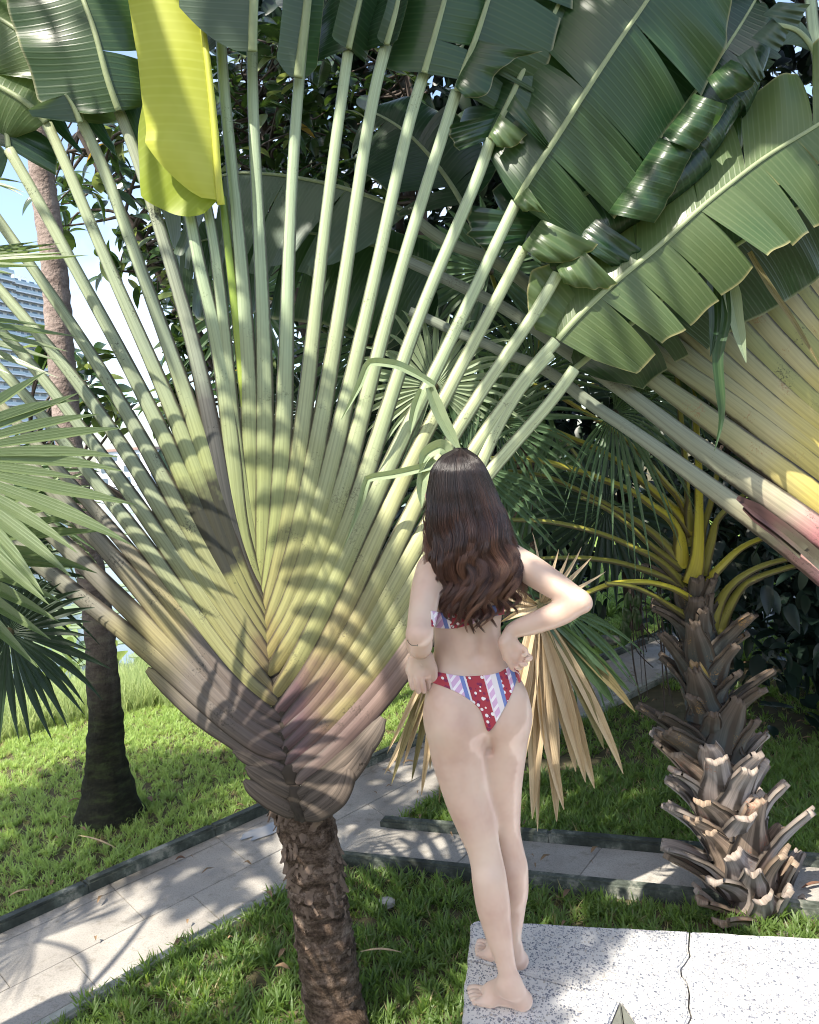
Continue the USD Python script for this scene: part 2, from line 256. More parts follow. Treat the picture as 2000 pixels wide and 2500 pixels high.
M_kerb_pale = mat('kerb_pale', {'g': ('geometry', {}), 'n': ('noise_texture', dict(scale=7, detail=6, roughness=.7)), 'n2': ('noise_texture', dict(scale=70, detail=4)),
    'r': ('rgb_ramp', dict(ramp=[(0.33, (0.10, 0.12, 0.095)), (0.47, (0.26, 0.27, 0.23)), (0.7, (0.42, 0.41, 0.36))])), 'b': ('bump', dict(strength=.5, distance=.005)), 'p': ('principled_bsdf', dict(roughness=.8))},
    [('g.position', 'n.vector'), ('g.position', 'n2.vector'), ('n.fac', 'r.fac'), ('r.color', 'p.base_color'), ('n2.fac', 'b.height'), ('b.normal', 'p.normal')])
def kerb(line, w, h, side, seg, parent, m, name='kerb_stone', lo=-.05):
    """Kerb blocks laid end to end on one side of a line."""
    line = np.asarray(line, float); t = unit(np.gradient(line, axis=0)); n = np.stack([-t[:, 1], t[:, 0]], 1) * side
    for a in range(0, len(line) - 1, seg):
        b = min(a + seg, len(line) - 1); i = np.arange(a, b + 1)
        pl = Polygon([*line[i].tolist(), *(line[i] + n[i] * w)[::-1].tolist()]).buffer(-.0018)
        if pl.geom_type != 'Polygon' or pl.is_empty: continue
        m_ = slab(pl, lo, h + jit.uniform(-.004, .004), .012); m_ = m_.subdivide().subdivide() if False else m_
        part(parent, name, m_, m, False)
k1 = thing('kerb', 'dark green mossy kerb between the diagonal path and the lakeside lawn', None, (-1, 4.7, 0), kind='structure')
kerb(fe, .07, .075, 1, 14, k1, M_kerb)
k2 = thing('kerb', 'low pale edging between the diagonal path and the near grass', None, (-.7, 3.8, 0), kind='structure')
junction = [i for i in range(241) if ne[i][0] < -.52 or ne[i][0] > .02]
kerb(ne[[i for i in junction if ne[i][0] < 0]], .07, .032, -1, 14, k2, M_kerb_pale)
kerb(ne[[i for i in junction if ne[i][0] > 0]], .07, .05, -1, 14, k2, M_kerb_pale)
BU = np.linspace((-.30, 4.405), (3.4, 3.02), 60); BL = np.linspace((-.50, 4.10), (3.2, 2.72), 60)
bp = thing('side_path', 'narrow side path branching right behind the woman under the palm', None, (.6, 4, 0), kind='structure')

MP = Polygon([*fe.tolist(), *ne[::-1].tolist()]).buffer(0).buffer(.004)
for k in range(0, 59, 9):
    q = Polygon([BL[k], BL[min(k + 9, 59)], BU[min(k + 9, 59)], BU[k]]).difference(MP).buffer(-.002)
    for g_ in getattr(q, 'geoms', [q]):
        if g_.area > .002: part(bp, 'slab', slab(g_, -.02, .02, .002), M_conc, False)
g_ = Polygon([BL[0], BU[0], (.06, 4.78), (-.76, 3.92)]).convex_hull.difference(MP).buffer(-.002)
for q in getattr(g_, 'geoms', [g_]):
    if q.area > .003: part(bp, 'slab', slab(q, -.02, .021, .002), M_conc, False)
k3 = thing('kerb', 'worn green kerb on the palm bed side of the narrow side path', None, (.6, 4.1, 0), kind='structure')
kerb(BU, .07, .065, 1, 14, k3, M_kerb)
k4 = thing('kerb', 'green topped kerb between the narrow side path and the near grass', None, (.6, 3.8, 0), kind='structure')
kerb(BL, .06, .06, -1, 14, k4, M_kerb)
# wet patch on the path
pc = G(655, 2035)[:2]; th = np.linspace(0, 2 * np.pi, 40, endpoint=False); u = unit(fe[70] - fe[50]); w_ = np.array([-u[1], u[0]])
r_ = 1 + .25 * np.sin(3 * th + 1) + .12 * np.sin(7 * th)
pp = pc + np.outer(np.cos(th) * .17 * r_, u) + np.outer(np.sin(th) * .06 * r_, w_)
pv, pf = trimesh.creation.triangulate_polygon(Polygon(pp), engine='earcut')
single('puddle', (np.c_[pv, np.full(len(pv), .0285)], pf), mat('puddle', {'p': ('principled_bsdf', dict(base_color=(.16, .15, .13), roughness=.03, specular_ior_level=.8))}, []), 'thin puddle mirroring the sky on the path beside the leaning trunk', kind='structure', smooth=False)

# ------------------------------------------------ terrazzo bench
M_terr = mat('terrazzo', {'g': ('geometry', {}), 'm': ('mapping', dict(scale=(1, .8, 1), rotation=(0, 0, .5))), 'nz': ('noise_texture', dict(scale=80, detail=2)), 'sc': ('vector_math', dict(math_type='scale', scale=.006)), 'ad': ('vector_math', dict(math_type='add')), 'v': ('voronoi_texture', dict(feature='f1', scale=165, randomness=1)), 'sep': ('separate_color', {}),
    'th': ('math', dict(math_type='multiply_add', value2=.78, value3=-.02)), 'lt': ('math', dict(math_type='less_than')), 'cr': ('rgb_ramp', dict(ramp=[(0, (.07, .075, .10)), (.3, (.17, .18, .21)), (.7, (.27, .275, .29)), (1, (.36, .33, .28))])),
    'n': ('noise_texture', dict(scale=4, detail=5)), 'wr': ('rgb_ramp', dict(ramp=[(.3, (.40, .385, .36)), (.62, (.54, .53, .505))])), 'mx': ('mix_color', {}), 'b': ('bump', dict(strength=.15, distance=.001)), 'n2': ('noise_texture', dict(scale=200, detail=3)), 'p': ('principled_bsdf', dict(roughness=.55, specular_ior_level=.4))},
    [('g.position', 'm.vector'), ('m.vector', 'nz.vector'), ('nz.color', 'sc.vector1'), ('m.vector', 'ad.vector1'), ('sc.vector', 'ad.vector2'), ('ad.vector', 'v.vector'), ('v.color', 'sep.color'), ('sep.r', 'th.value1'), ('v.distance', 'lt.value1'), ('th.value', 'lt.value2'), ('sep.g', 'cr.fac'), ('g.position', 'n.vector'), ('n.fac', 'wr.fac'),
     ('lt.value', 'mx.fac'), ('wr.color', 'mx.a'), ('cr.color', 'mx.b'), ('mx.result', 'p.base_color'), ('g.position', 'n2.vector'), ('n2.fac', 'b.height'), ('b.normal', 'p.normal')])
M_terr_grey = plain('grey_cement', (0.12, 0.125, 0.105), .8, .25, 18, .5, 200)
BZ = .45
C0 = np.array([.10, 2.71]); e1 = unit(np.array([1.07, -.25])); e2 = np.array([-.13, -.99]); e2 = unit(e2)
outline = Polygon([C0, C0 + e1 * 2.7, C0 + e1 * 2.7 + e2 * 1.15, C0 + e2 * 1.15]).buffer(-.03).buffer(.03)
ob = outline.exterior; ring = [ob.interpolate(t) for t in np.arange(0, ob.length, .012)]
ring = np.array([(p.x, p.y) for p in ring]); ctr = ring.mean(0)
ring = ring + unit(ring - ctr) * ((meshkit.fbm(np.c_[ring * 22, np.zeros(len(ring))], 3, 3) - .5) * .014)[:, None]
outline = Polygon(ring).buffer(0)
apex = G(1515, 2440, BZ)[:2]; jstart = G(1240, 2366, BZ)[:2]; jd = unit(apex - jstart)
crack = [G(*q, BZ)[:2] for q in [(1685, 2262), (1683, 2285), (1681, 2312), (1685, 2330), (1672, 2350), (1662, 2362), (1664, 2378), (1678, 2398), (1683, 2420), (1681, 2455), (1688, 2478), (1678, 2500)]]
crack = [crack[0] + (crack[0] - crack[1]) * 3] + crack + [crack[-1] + np.array([-.03, -.25]), crack[-1] + np.array([-.01, -1.2])]
wl, wr = unit(G(1490, 2500, BZ)[:2] - apex), unit(G(1555, 2500, BZ)[:2] - apex)
wedge = Polygon([apex, apex + wl * .9, apex + wr * .9])
joint = LineString([apex - jd * 2, apex]).buffer(.003)
cuts = shapely.union_all([joint, LineString(crack).buffer(.0026), wedge.buffer(.002)])
bench = thing('terrazzo_bench', 'large white speckled terrazzo bench slab with a crack, the woman standing on it', 'bench', (*(C0 + e1 * 1.2 + e2 * .5), 0))
for g_ in shapely.get_parts(outline.difference(cuts)):
    if g_.area > .004: part(bench, 'slab', slab(g_, BZ - .075, BZ, .006), M_terr, False)
wp_ = wedge.intersection(outline).buffer(-.002)
split = LineString([apex, apex + (wl + wr) * .5 * .95]).buffer(.0016)
for g_ in shapely.get_parts(wp_.difference(split)):
    if g_.area > .0005: part(bench, 'wedge_insert', slab(g_, BZ - .075, BZ - .003, .003), M_terr_grey, False)
part(bench, 'plinth', slab(outline.buffer(-.12), -.05, BZ - .077, .01), M_terr_grey, False)
# ------------------------------------------------ leaf builders
def half_blade(mid, w, side, nrm, seed, ang=22, fold=0.0, curl=0.0, droop=0.0, tears=(), gap=.16, ripple=.05, M=9, base=.10, tip=.55, tipw=0.0, jitter=.22, roll=0.0, t0=0.0):
    """Half of a banana-like blade: mid is an (n,3) midrib, w the half width in metres. Tears split it into strips that hang each at its own angle."""
    r = np.random.default_rng(seed); n = len(mid); T = unit(np.gradient(mid, axis=0)); nn = np.broadcast_to(np.asarray(nrm, float), mid.shape)
    S = unit(np.cross(T, nn)); Nn = unit(np.cross(S, T)); d = np.r_[0, np.cumsum(np.linalg.norm(np.diff(mid, axis=0), axis=1))]; L = d[-1]
    from scipy.interpolate import interp1d
    fi = [interp1d(d / L, a, axis=0, fill_value='extrapolate') for a in (mid, T, S, Nn)]
    def prof(t):
        a = np.minimum(1, np.sqrt(np.clip((t + .012) / base, 0, 1))) if base > 0 else np.ones_like(t)
        b = np.where(t > tip, np.sqrt(np.clip(1 - ((t - tip) / (1 - tip + 1e-6)) ** 2, tipw ** 2, 1)), 1); return a * b
    cuts = np.unique(np.clip(np.r_[t0, sorted(tears), 1.0], 0, 1)); mb = MB(); s = np.linspace(0, 1, M + 1)
    for k in range(len(cuts) - 1):
        a, b = cuts[k], cuts[k + 1]; m = max(3, int((b - a) * n) + 1); tau = np.linspace(0, 1, m)
        e, tw = r.normal(0, jitter, 2) if len(tears) else (0, 0); e2 = abs(r.normal(0, jitter)) * (1 if len(tears) else 0)
        g = gap * r.uniform(.5, 1.4) if len(tears) else 0; ln = r.uniform(.9, 1.04) if len(tears) else 1
        tt = a + (b - a) * (tau[:, None] + (.5 - tau[:, None]) * g * s[None] ** 1.7); tt = np.clip(tt, 0, 1)
        lag = np.where(s > 0, 1, 0)[None] * np.ones_like(tt)
        p0, TT, SS, NN = (f(np.broadcast_to(tau[:, None] * (b - a) + a, tt.shape)) for f in fi)
        sh = (tt - (a + (b - a) * tau[:, None])) * L
        h = w * prof(a + (b - a) * tau) * ln * (1 + .06 * (meshkit.noise(np.c_[(a + (b - a) * tau) * L * 9, np.full(m, seed), np.zeros(m)]) - .5)); an = math.radians(ang)
        phi = fold + e * .35 + (curl + e * .6) * s[None] + roll * np.clip(s[None] - .55, 0, 1) ** 1.2 * 2 + (tau[:, None] - .5) * tw * .5 * s[None]
        ds = 1 / M; c = np.concatenate([np.zeros((m, 1)), np.cumsum(np.broadcast_to(np.cos(phi[:, 1:]), (m, M)) * ds, 1)], 1); q = np.concatenate([np.zeros((m, 1)), np.cumsum(np.broadcast_to(np.sin(phi[:, 1:]), (m, M)) * ds, 1)], 1)
        D = math.cos(an) * SS * side + math.sin(an) * TT
        rip = ripple * w * s[None] ** 1.5 * np.sin(tt * L * 23 + seed + 2 * np.sin(tt * L * 7.3 + seed)) 
        v = p0 + D * (c * h[:, None])[..., None] + NN * (q * h[:, None] + rip)[..., None] + TT * sh[..., None]
        v[..., 2] -= (droop + e2 * .25) * h[:, None] * s[None] ** 2
        uv = np.stack([np.broadcast_to((a + (b - a) * tau)[:, None] * L, tt.shape), np.broadcast_to(s[None], tt.shape)], -1)
        mb.add(v.reshape(-1, 3), grid_faces(m, M + 1)[:, ::(1 if side > 0 else -1)], uv.reshape(-1, 2))
    return mb
def merge(*ms):
    o = MB()
    for m in ms: o.add(*m.get())
    return o.get()
def px_line(pts, n):
    """Rows (px, py, Y) to points in the world, splined."""
    return spline([P(*q[:3]) for q in pts], n)
def even_tears(rs, k, lo=.06, hi=.97):
    return np.sort(np.random.default_rng(rs).uniform(lo, hi, k)) if k else ()

M_leaf_dark = leaf('leaf_dark', (0.0095, 0.029, 0.0115), (0.017, 0.042, 0.015), (0.042, 0.078, 0.036), .020, .27, .14, (.06, .15, .03), .5, .5, dist=.0008, edge=(.22, .24, .13))
M_leaf_mid = leaf('leaf_mid', (0.016, 0.046, 0.0145), (0.030, 0.066, 0.020), (0.065, 0.108, 0.042), .021, .36, .18, (.10, .22, .04), .5, .5, dist=.0008, edge=(.28, .28, .15))
M_leaf_light = leaf('leaf_light', (0.060, 0.105, 0.042), (0.10, 0.142, 0.055), (0.15, 0.195, 0.09), .021, .34, .28, (.24, .34, .06), .4, .4, dist=.0008, edge=(.42, .38, .18))
M_leaf_grey = leaf('leaf_underside', (0.042, 0.072, 0.052), (0.065, 0.098, 0.066), (0.098, 0.135, 0.098), .019, .42, .2, (.16, .25, .08), .45, .35, dist=.0007)
M_leaf_yellow = leaf('leaf_young', (0.42, 0.46, 0.03), (0.58, 0.61, 0.13), (0.60, 0.64, 0.13), .03, .42, .35, (.62, .66, .05), .15, .35, 2.2, dist=.0006)
M_leaf_olive = leaf('leaf_young_back', (0.22, 0.29, 0.02), (0.30, 0.37, 0.035), (0.36, 0.43, 0.07), .03, .42, .4, (.45, .55, .04), .15, .35, 2.2, dist=.0006)
M_midrib = plain('midrib', (0.24, 0.29, 0.15), .5, .2, 12, .2, 80)
M_midrib_y = plain('midrib_young', (0.42, 0.44, 0.06), .45, .15, 12)

tp = thing('traveller_palm', 'large fan-shaped traveller palm on a leaning trunk with one bright yellow new leaf', 'palm', G(835, 2500))
YF = 2.87
W_PROF = [(0, 10), (6, 22), (18, 34), (60, 43), (160, 47), (320, 49), (500, 45), (750, 35), (1000, 29), (1300, 26)]
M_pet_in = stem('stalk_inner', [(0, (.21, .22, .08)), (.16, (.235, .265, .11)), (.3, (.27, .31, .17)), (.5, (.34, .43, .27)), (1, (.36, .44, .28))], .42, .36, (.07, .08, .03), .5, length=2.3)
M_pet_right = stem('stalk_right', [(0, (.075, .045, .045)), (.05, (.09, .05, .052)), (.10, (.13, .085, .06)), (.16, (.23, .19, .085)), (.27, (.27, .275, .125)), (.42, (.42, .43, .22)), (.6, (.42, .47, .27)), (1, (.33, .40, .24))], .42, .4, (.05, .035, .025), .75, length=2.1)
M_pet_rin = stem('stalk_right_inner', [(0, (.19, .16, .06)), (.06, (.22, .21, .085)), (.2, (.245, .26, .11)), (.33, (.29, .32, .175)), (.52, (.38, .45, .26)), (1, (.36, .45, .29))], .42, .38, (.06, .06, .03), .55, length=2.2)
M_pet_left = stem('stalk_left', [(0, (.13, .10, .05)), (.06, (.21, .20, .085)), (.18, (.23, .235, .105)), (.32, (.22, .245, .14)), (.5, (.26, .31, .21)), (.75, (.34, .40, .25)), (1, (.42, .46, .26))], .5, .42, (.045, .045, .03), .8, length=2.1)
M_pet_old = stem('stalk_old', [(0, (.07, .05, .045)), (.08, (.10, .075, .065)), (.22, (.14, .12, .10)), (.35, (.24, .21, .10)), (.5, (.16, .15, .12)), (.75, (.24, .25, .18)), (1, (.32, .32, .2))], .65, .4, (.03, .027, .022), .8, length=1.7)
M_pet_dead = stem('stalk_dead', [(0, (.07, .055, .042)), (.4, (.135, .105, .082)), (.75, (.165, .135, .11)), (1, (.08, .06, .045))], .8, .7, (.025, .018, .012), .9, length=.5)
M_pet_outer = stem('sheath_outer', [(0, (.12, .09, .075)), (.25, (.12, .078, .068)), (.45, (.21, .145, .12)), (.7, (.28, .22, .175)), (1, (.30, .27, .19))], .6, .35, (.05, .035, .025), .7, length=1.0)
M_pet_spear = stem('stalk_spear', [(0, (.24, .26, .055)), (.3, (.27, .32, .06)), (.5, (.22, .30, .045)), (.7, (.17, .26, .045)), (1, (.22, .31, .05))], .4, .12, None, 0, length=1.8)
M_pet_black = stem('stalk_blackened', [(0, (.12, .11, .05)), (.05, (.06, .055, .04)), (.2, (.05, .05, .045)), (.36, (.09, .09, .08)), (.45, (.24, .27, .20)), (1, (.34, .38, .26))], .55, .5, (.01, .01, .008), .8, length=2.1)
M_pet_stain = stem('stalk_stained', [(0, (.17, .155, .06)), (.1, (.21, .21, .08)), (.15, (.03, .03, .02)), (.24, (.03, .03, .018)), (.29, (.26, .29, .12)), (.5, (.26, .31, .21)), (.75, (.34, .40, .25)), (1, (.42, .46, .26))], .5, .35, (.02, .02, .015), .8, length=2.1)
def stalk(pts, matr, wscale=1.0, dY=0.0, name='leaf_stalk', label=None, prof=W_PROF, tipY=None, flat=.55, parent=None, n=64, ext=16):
    """A leaf stalk traced tip to base in the fan's plane; it widens to a clasping sheath at the base."""
    pts = np.array(pts[::-1], float); pts[0] += ext * unit(pts[0] - pts[1]); tipY = YF if tipY is None else tipY
    d = np.r_[0, np.cumsum(np.hypot(*np.diff(pts, axis=0).T))]
    if len(pts) > 6: pts = np.stack([np.polyval(np.polyfit(d / d[-1], pts[:, c], 5 if len(pts) > 11 else 4, w=np.r_[6, 3, 2, np.ones(len(d) - 4), 4]), d / d[-1]) for c in (0, 1)], 1)
    rows = [[*P(x, y, YF + dY * max(0, 1 - q / 700) + (tipY - YF) * q / d[-1]), np.interp(q, *zip(*prof)) * wscale] for (x, y), q in zip(pts, d)]
    sp = spline(rows, n); c = sp[:, :3]; w = np.interp(np.linspace(0, d[-1], n), *zip(*prof)) * wscale
    m = tube(c, w * YF / FPX / 2, 16, np.interp(np.linspace(0, d[-1], n), [0, 350, 800], [flat * .62, flat * .75, flat * 1.1])[:, None, None], (0, -1, 0), keel=.12)
    return part(parent or tp, name, m, matr, True, label=label)
L_ST = [
 [(505, 500), (530, 640), (545, 780), (553, 890), (572, 1050), (600, 1250), (637, 1415)],
 [(463, 520), (494, 640), (518, 780), (537, 920), (556, 1050), (588, 1250), (616, 1410), (639, 1447)],
 [(290, 270), (334, 369), (362, 487), (400, 587), (431, 695), (459, 796), (483, 883), (504, 970), (522, 1080), (545, 1200), (575, 1340), (600, 1400), (641, 1475)],
 [(200, 300), (230, 365), (264, 452), (289, 500), (313, 570), (334, 629), (362, 695), (386, 771), (410, 841), (431, 900), (456, 1000), (483, 1063), (511, 1139), (543, 1230), (580, 1370), (590, 1410), (643, 1505)],
 [(115, 303), (150, 383), (198, 500), (250, 604), (278, 674), (303, 726), (323, 778), (355, 848), (385, 930), (414, 990), (445, 1076), (476, 1139), (504, 1209), (535, 1300), (583, 1430), (645, 1535)],
 [(21, 365), (70, 445), (101, 500), (132, 559), (167, 629), (195, 681), (216, 723), (250, 771), (289, 830), (313, 890), (344, 952), (358, 1000), (393, 1056), (428, 1115), (463, 1188), (494, 1264), (545, 1400), (600, 1490), (648, 1565)],
 [(-30, 500), (15, 560), (70, 639), (101, 691), (139, 743), (170, 778), (202, 830), (237, 890), (268, 938), (296, 1000), (341, 1059), (383, 1132), (417, 1195), (452, 1264), (504, 1376), (545, 1441), (586, 1502), (650, 1600)],
 [(-60, 640), (0, 709), (31, 736), (70, 789), (104, 834), (150, 883), (195, 942), (240, 1004), (278, 1063), (323, 1122), (369, 1195), (407, 1264), (438, 1313), (476, 1392), (512, 1445), (553, 1502), (604, 1574), (650, 1632)],
 [(-60, 750), (21, 834), (52, 858), (87, 900), (132, 952), (160, 1000), (216, 1076), (271, 1146), (313, 1195), (355, 1250), (390, 1296), (422, 1372), (463, 1429), (512, 1486), (563, 1550), (592, 1599), (629, 1648), (655, 1675)],
 [(-60, 850), (-10, 890), (45, 952), (90, 1000), (150, 1070), (205, 1136), (243, 1181), (289, 1243), (320, 1296), (365, 1348), (392, 1390), (435, 1441), (476, 1494), (518, 1550), (543, 1587), (584, 1640), (629, 1685), (669, 1712)],
 [(-70, 920), (-40, 950), (10, 1000), (70, 1063), (115, 1115), (167, 1167), (209, 1226), (250, 1275), (296, 1313), (334, 1358), (373, 1420), (422, 1486), (473, 1550), (502, 1587), (551, 1644), (584, 1681), (629, 1725), (673, 1749)],
 [(-30, 1050), (0, 1077), (87, 1153), (139, 1202), (195, 1268), (243, 1323), (299, 1376), (341, 1445), (390, 1502), (441, 1570), (490, 1619), (543, 1672), (584, 1721), (637, 1766), (681, 1781)],
 [(-60, 1130), (40, 1220), (157, 1330), (226, 1393), (300, 1469), (349, 1522), (400, 1583), (461, 1636), (522, 1693), (576, 1746), (629, 1791), (681, 1813)],
 [(-80, 1210), (0, 1290), (115, 1393), (209, 1467), (271, 1510), (300, 1540), (400, 1628), (453, 1672), (514, 1725), (571, 1774), (637, 1823), (684, 1842)]]
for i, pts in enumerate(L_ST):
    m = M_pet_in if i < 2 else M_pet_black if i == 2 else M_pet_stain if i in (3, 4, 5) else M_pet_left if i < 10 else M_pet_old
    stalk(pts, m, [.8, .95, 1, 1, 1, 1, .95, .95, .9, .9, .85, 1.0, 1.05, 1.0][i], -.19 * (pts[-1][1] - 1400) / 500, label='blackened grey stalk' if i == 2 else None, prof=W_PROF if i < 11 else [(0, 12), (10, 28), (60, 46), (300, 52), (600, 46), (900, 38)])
R_ST = [
 [(540, 100), (552, 243), (566, 417), (575, 500), (589, 639), (597, 778), (604, 848), (610, 935), (614, 1100), (628, 1300), (640, 1392)],
 [(622, -60), (619, 100), (620, 348), (626, 480), (637, 639), (643, 778), (648, 917), (648, 1100), (645, 1250), (645, 1330), (644, 1432)],
 [(743, 60), (730, 195), (723, 313), (712, 452), (709, 520), (705, 639), (702, 778), (697, 917), (690, 1080), (680, 1240), (672, 1320), (650, 1462)],
 [(851, 120), (834, 226), (820, 348), (803, 487), (789, 600), (768, 778), (750, 917), (739, 1050), (725, 1174), (700, 1290), (690, 1340), (652, 1492)],
 [(943, 110), (917, 216), (893, 348), (869, 487), (848, 639), (827, 778), (810, 883), (790, 1000), (765, 1139), (735, 1278), (710, 1380), (655, 1530)],
 [(1036, 178), (1008, 278), (980, 383), (952, 487), (924, 639), (893, 778), (869, 883), (848, 970), (826, 1050), (806, 1150), (773, 1278), (730, 1410), (695, 1500), (657, 1565)],
 [(1115, 222), (1083, 313), (1045, 435), (1014, 557), (987, 639), (949, 761), (921, 865), (893, 970), (876, 1045), (848, 1157), (815, 1270), (765, 1400), (725, 1490), (690, 1550), (658, 1598)],
 [(1198, 340), (1174, 417), (1130, 522), (1097, 590), (1053, 700), (1017, 790), (983, 890), (952, 970), (928, 1054), (895, 1162), (857, 1261), (805, 1390), (770, 1460), (718, 1550), (698, 1591), (666, 1636)],
 [(1261, 493), (1226, 560), (1174, 684), (1122, 778), (1080, 876), (1035, 963), (1005, 1024), (963, 1108), (920, 1196), (876, 1300), (850, 1370), (805, 1450), (759, 1550), (742, 1583), (706, 1652), (676, 1694)],
 [(1278, 606), (1237, 688), (1181, 796), (1139, 865), (1097, 945), (1052, 1032), (1036, 1072), (989, 1163), (947, 1248), (905, 1350), (855, 1450), (810, 1550), (796, 1579), (763, 1632), (722, 1693), (681, 1735)],
 [(1362, 668), (1313, 761), (1250, 848), (1195, 924), (1150, 994), (1108, 1057), (1040, 1190), (965, 1350), (900, 1463), (844, 1558), (812, 1615), (775, 1677), (738, 1726), (696, 1768)],
 [(1358, 832), (1313, 893), (1250, 970), (1195, 1036), (1150, 1091), (1085, 1220), (1010, 1355), (940, 1470), (885, 1558), (865, 1591), (824, 1648), (783, 1713), (730, 1770), (692, 1800)],
 [(1403, 900), (1348, 980), (1296, 1039), (1243, 1098), (1140, 1210), (1060, 1350), (985, 1475), (914, 1574), (865, 1640), (812, 1713), (755, 1779), (702, 1824)],
 [(1345, 862), (1290, 940), (1230, 1020), (1120, 1170), (1150, 1250), (1080, 1380), (1020, 1480), (938, 1595), (881, 1668), (824, 1742), (763, 1811), (710, 1857)],
 [(1180, 1290), (1110, 1400), (1040, 1510), (967, 1615), (906, 1689), (849, 1758), (783, 1828), (718, 1878)],
 [(1190, 1330), (1120, 1440), (1060, 1530), (987, 1636), (926, 1713), (865, 1779), (804, 1844), (735, 1902)]]
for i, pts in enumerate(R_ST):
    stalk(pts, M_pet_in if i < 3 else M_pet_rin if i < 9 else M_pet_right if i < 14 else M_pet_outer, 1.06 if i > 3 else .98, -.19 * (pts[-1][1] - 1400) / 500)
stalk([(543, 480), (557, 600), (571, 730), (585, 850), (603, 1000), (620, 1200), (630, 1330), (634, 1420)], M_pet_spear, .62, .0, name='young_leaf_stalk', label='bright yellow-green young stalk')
# dead sheath stubs below the fan
D_ST = [[(359, 1634), (400, 1668), (482, 1742), (563, 1799), (637, 1852), (692, 1878)], [(569, 1832), (612, 1852), (661, 1889), (706, 1912)], [(600, 1872), (653, 1905), (712, 1938)], [(596, 1905), (650, 1948), (718, 1985)],
        [(935, 1752), (860, 1850), (735, 1938)], [(905, 1800), (845, 1890), (742, 1965)], [(850, 1850), (830, 1930), (750, 1990)]]
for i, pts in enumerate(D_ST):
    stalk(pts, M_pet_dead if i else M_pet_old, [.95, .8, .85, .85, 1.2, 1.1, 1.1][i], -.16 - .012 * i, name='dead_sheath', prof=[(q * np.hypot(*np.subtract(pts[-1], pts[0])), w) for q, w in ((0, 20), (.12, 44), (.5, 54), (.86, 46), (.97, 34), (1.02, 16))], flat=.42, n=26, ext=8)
# stub cut end and torn fibres at the middle of the V
for i, (x, y) in enumerate([(660, 1570), (672, 1640), (684, 1720), (690, 1790), (700, 1840), (714, 1895), (650, 1500), (728, 1950), (735, 1975), (664, 1605), (678, 1680), (688, 1755), (694, 1815)]):
    m = trimesh.creation.icosphere(2, 1.0); v = np.array(m.vertices) * [.035, .02, .05]; v *= (1 + .6 * (meshkit.noise(v * 60 + i) - .5))[:, None]
    part(tp, 'dead_fibre', (v * [.9, 1, 1] + P(x, y, YF + .0 - .19 * (y - 1400) / 500 + .02), m.faces), M_pet_dead if i % 2 else plain('dark_fibre_%d' % i, (.035, .028, .02), .95, .5, 50, .8, 120), True)

# trunk: leaning, ringed, peeling
tb = [G(846, 2590), P(822, 2480, 2.865), P(797, 2320, 2.87), P(775, 2170, 2.87), P(757, 2050, 2.87), P(722, 1940, 2.885)]
tr_w = [.112, .104, .104, .099, .102, .09]
tc = spline(np.c_[tb, tr_w], 90)
v, f, uv = tube(tc[:, :3], tc[:, 3], 40, 1.0)
q = v * np.array([14, 14, 30]); ringy = np.sin(v[:, 2] * 95 + 3 * meshkit.noise(v * 9))
ax = tc[np.clip(np.searchsorted(tc[:, 2], v[:, 2]), 0, 89), :3]; dirv = unit((v - ax) * [1, 1, 0])
v = v + dirv * ((meshkit.fbm(q * 2.2, 4, 2) - .5) * .03 + ringy * .0035 * (v[:, 2] < .72) + (meshkit.fbm(v * 70, 3, 8) - .5) * .012)[:, None]
M_trunk = mat('trunk_bark', {'g': ('geometry', {}), 'm': ('mapping', dict(scale=(1, 1, 2.6))), 'n': ('noise_texture', dict(scale=13, detail=7, roughness=.7)), 'n2': ('noise_texture', dict(scale=95, detail=5, roughness=.7)),
    'r': ('rgb_ramp', dict(ramp=[(.3, (.018, .013, .009)), (.46, (.085, .058, .04)), (.6, (.17, .125, .095)), (.76, (.27, .22, .18))])), 'r2': ('rgb_ramp', dict(ramp=[(.3, (.35, .33, .3)), (.6, (1.1, 1.1, 1.1))])), 'mx': ('mix_color', dict(blend_type='multiply', fac=1.0)),
    'b': ('bump', dict(strength=.9, distance=.01)), 'p': ('principled_bsdf', dict(roughness=.9, specular_ior_level=.15))},
    [('g.position', 'm.vector'), ('m.vector', 'n.vector'), ('g.position', 'n2.vector'), ('n.fac', 'r.fac'), ('n2.fac', 'r2.fac'), ('r.color', 'mx.a'), ('r2.color', 'mx.b'), ('mx.result', 'p.base_color'), ('n2.fac', 'b.height'), ('b.normal', 'p.normal')])
part(tp, 'trunk', (v, f), M_trunk, True)
M_flake = plain('bark_flake', (.15, .108, .08), .85, .5, 25, .6, 120, .2, col2=(.07, .048, .035))
r3 = np.random.default_rng(11)
def flake(c, out, down, L, w, curlv, seed):
    """A peeling strip of bark or old sheath: pinned at the top, curling away."""
    s = np.linspace(0, 1, 9); tang = unit(np.cross(out, down)); pts = c + np.outer(s * L, down) + np.outer(curlv * L * s ** 2 + .004, out)
    wd = w * (1 - .5 * s ** 3) * (1 + .35 * np.sin(s * 7 + seed)); a = np.array([-1, -.4, .4, 1])
    vv = pts[:, None] + tang[None, None] * (a[None, :, None] * wd[:, None, None]) - out[None, None] * ((a ** 2)[None, :, None] * wd[:, None, None] * .5)
    vv = vv.reshape(-1, 3); ff = grid_faces(9, 4); ff = np.vstack([ff, ff[:, ::-1] + len(vv)]); 
    return np.vstack([vv, vv - out * .002]), ff
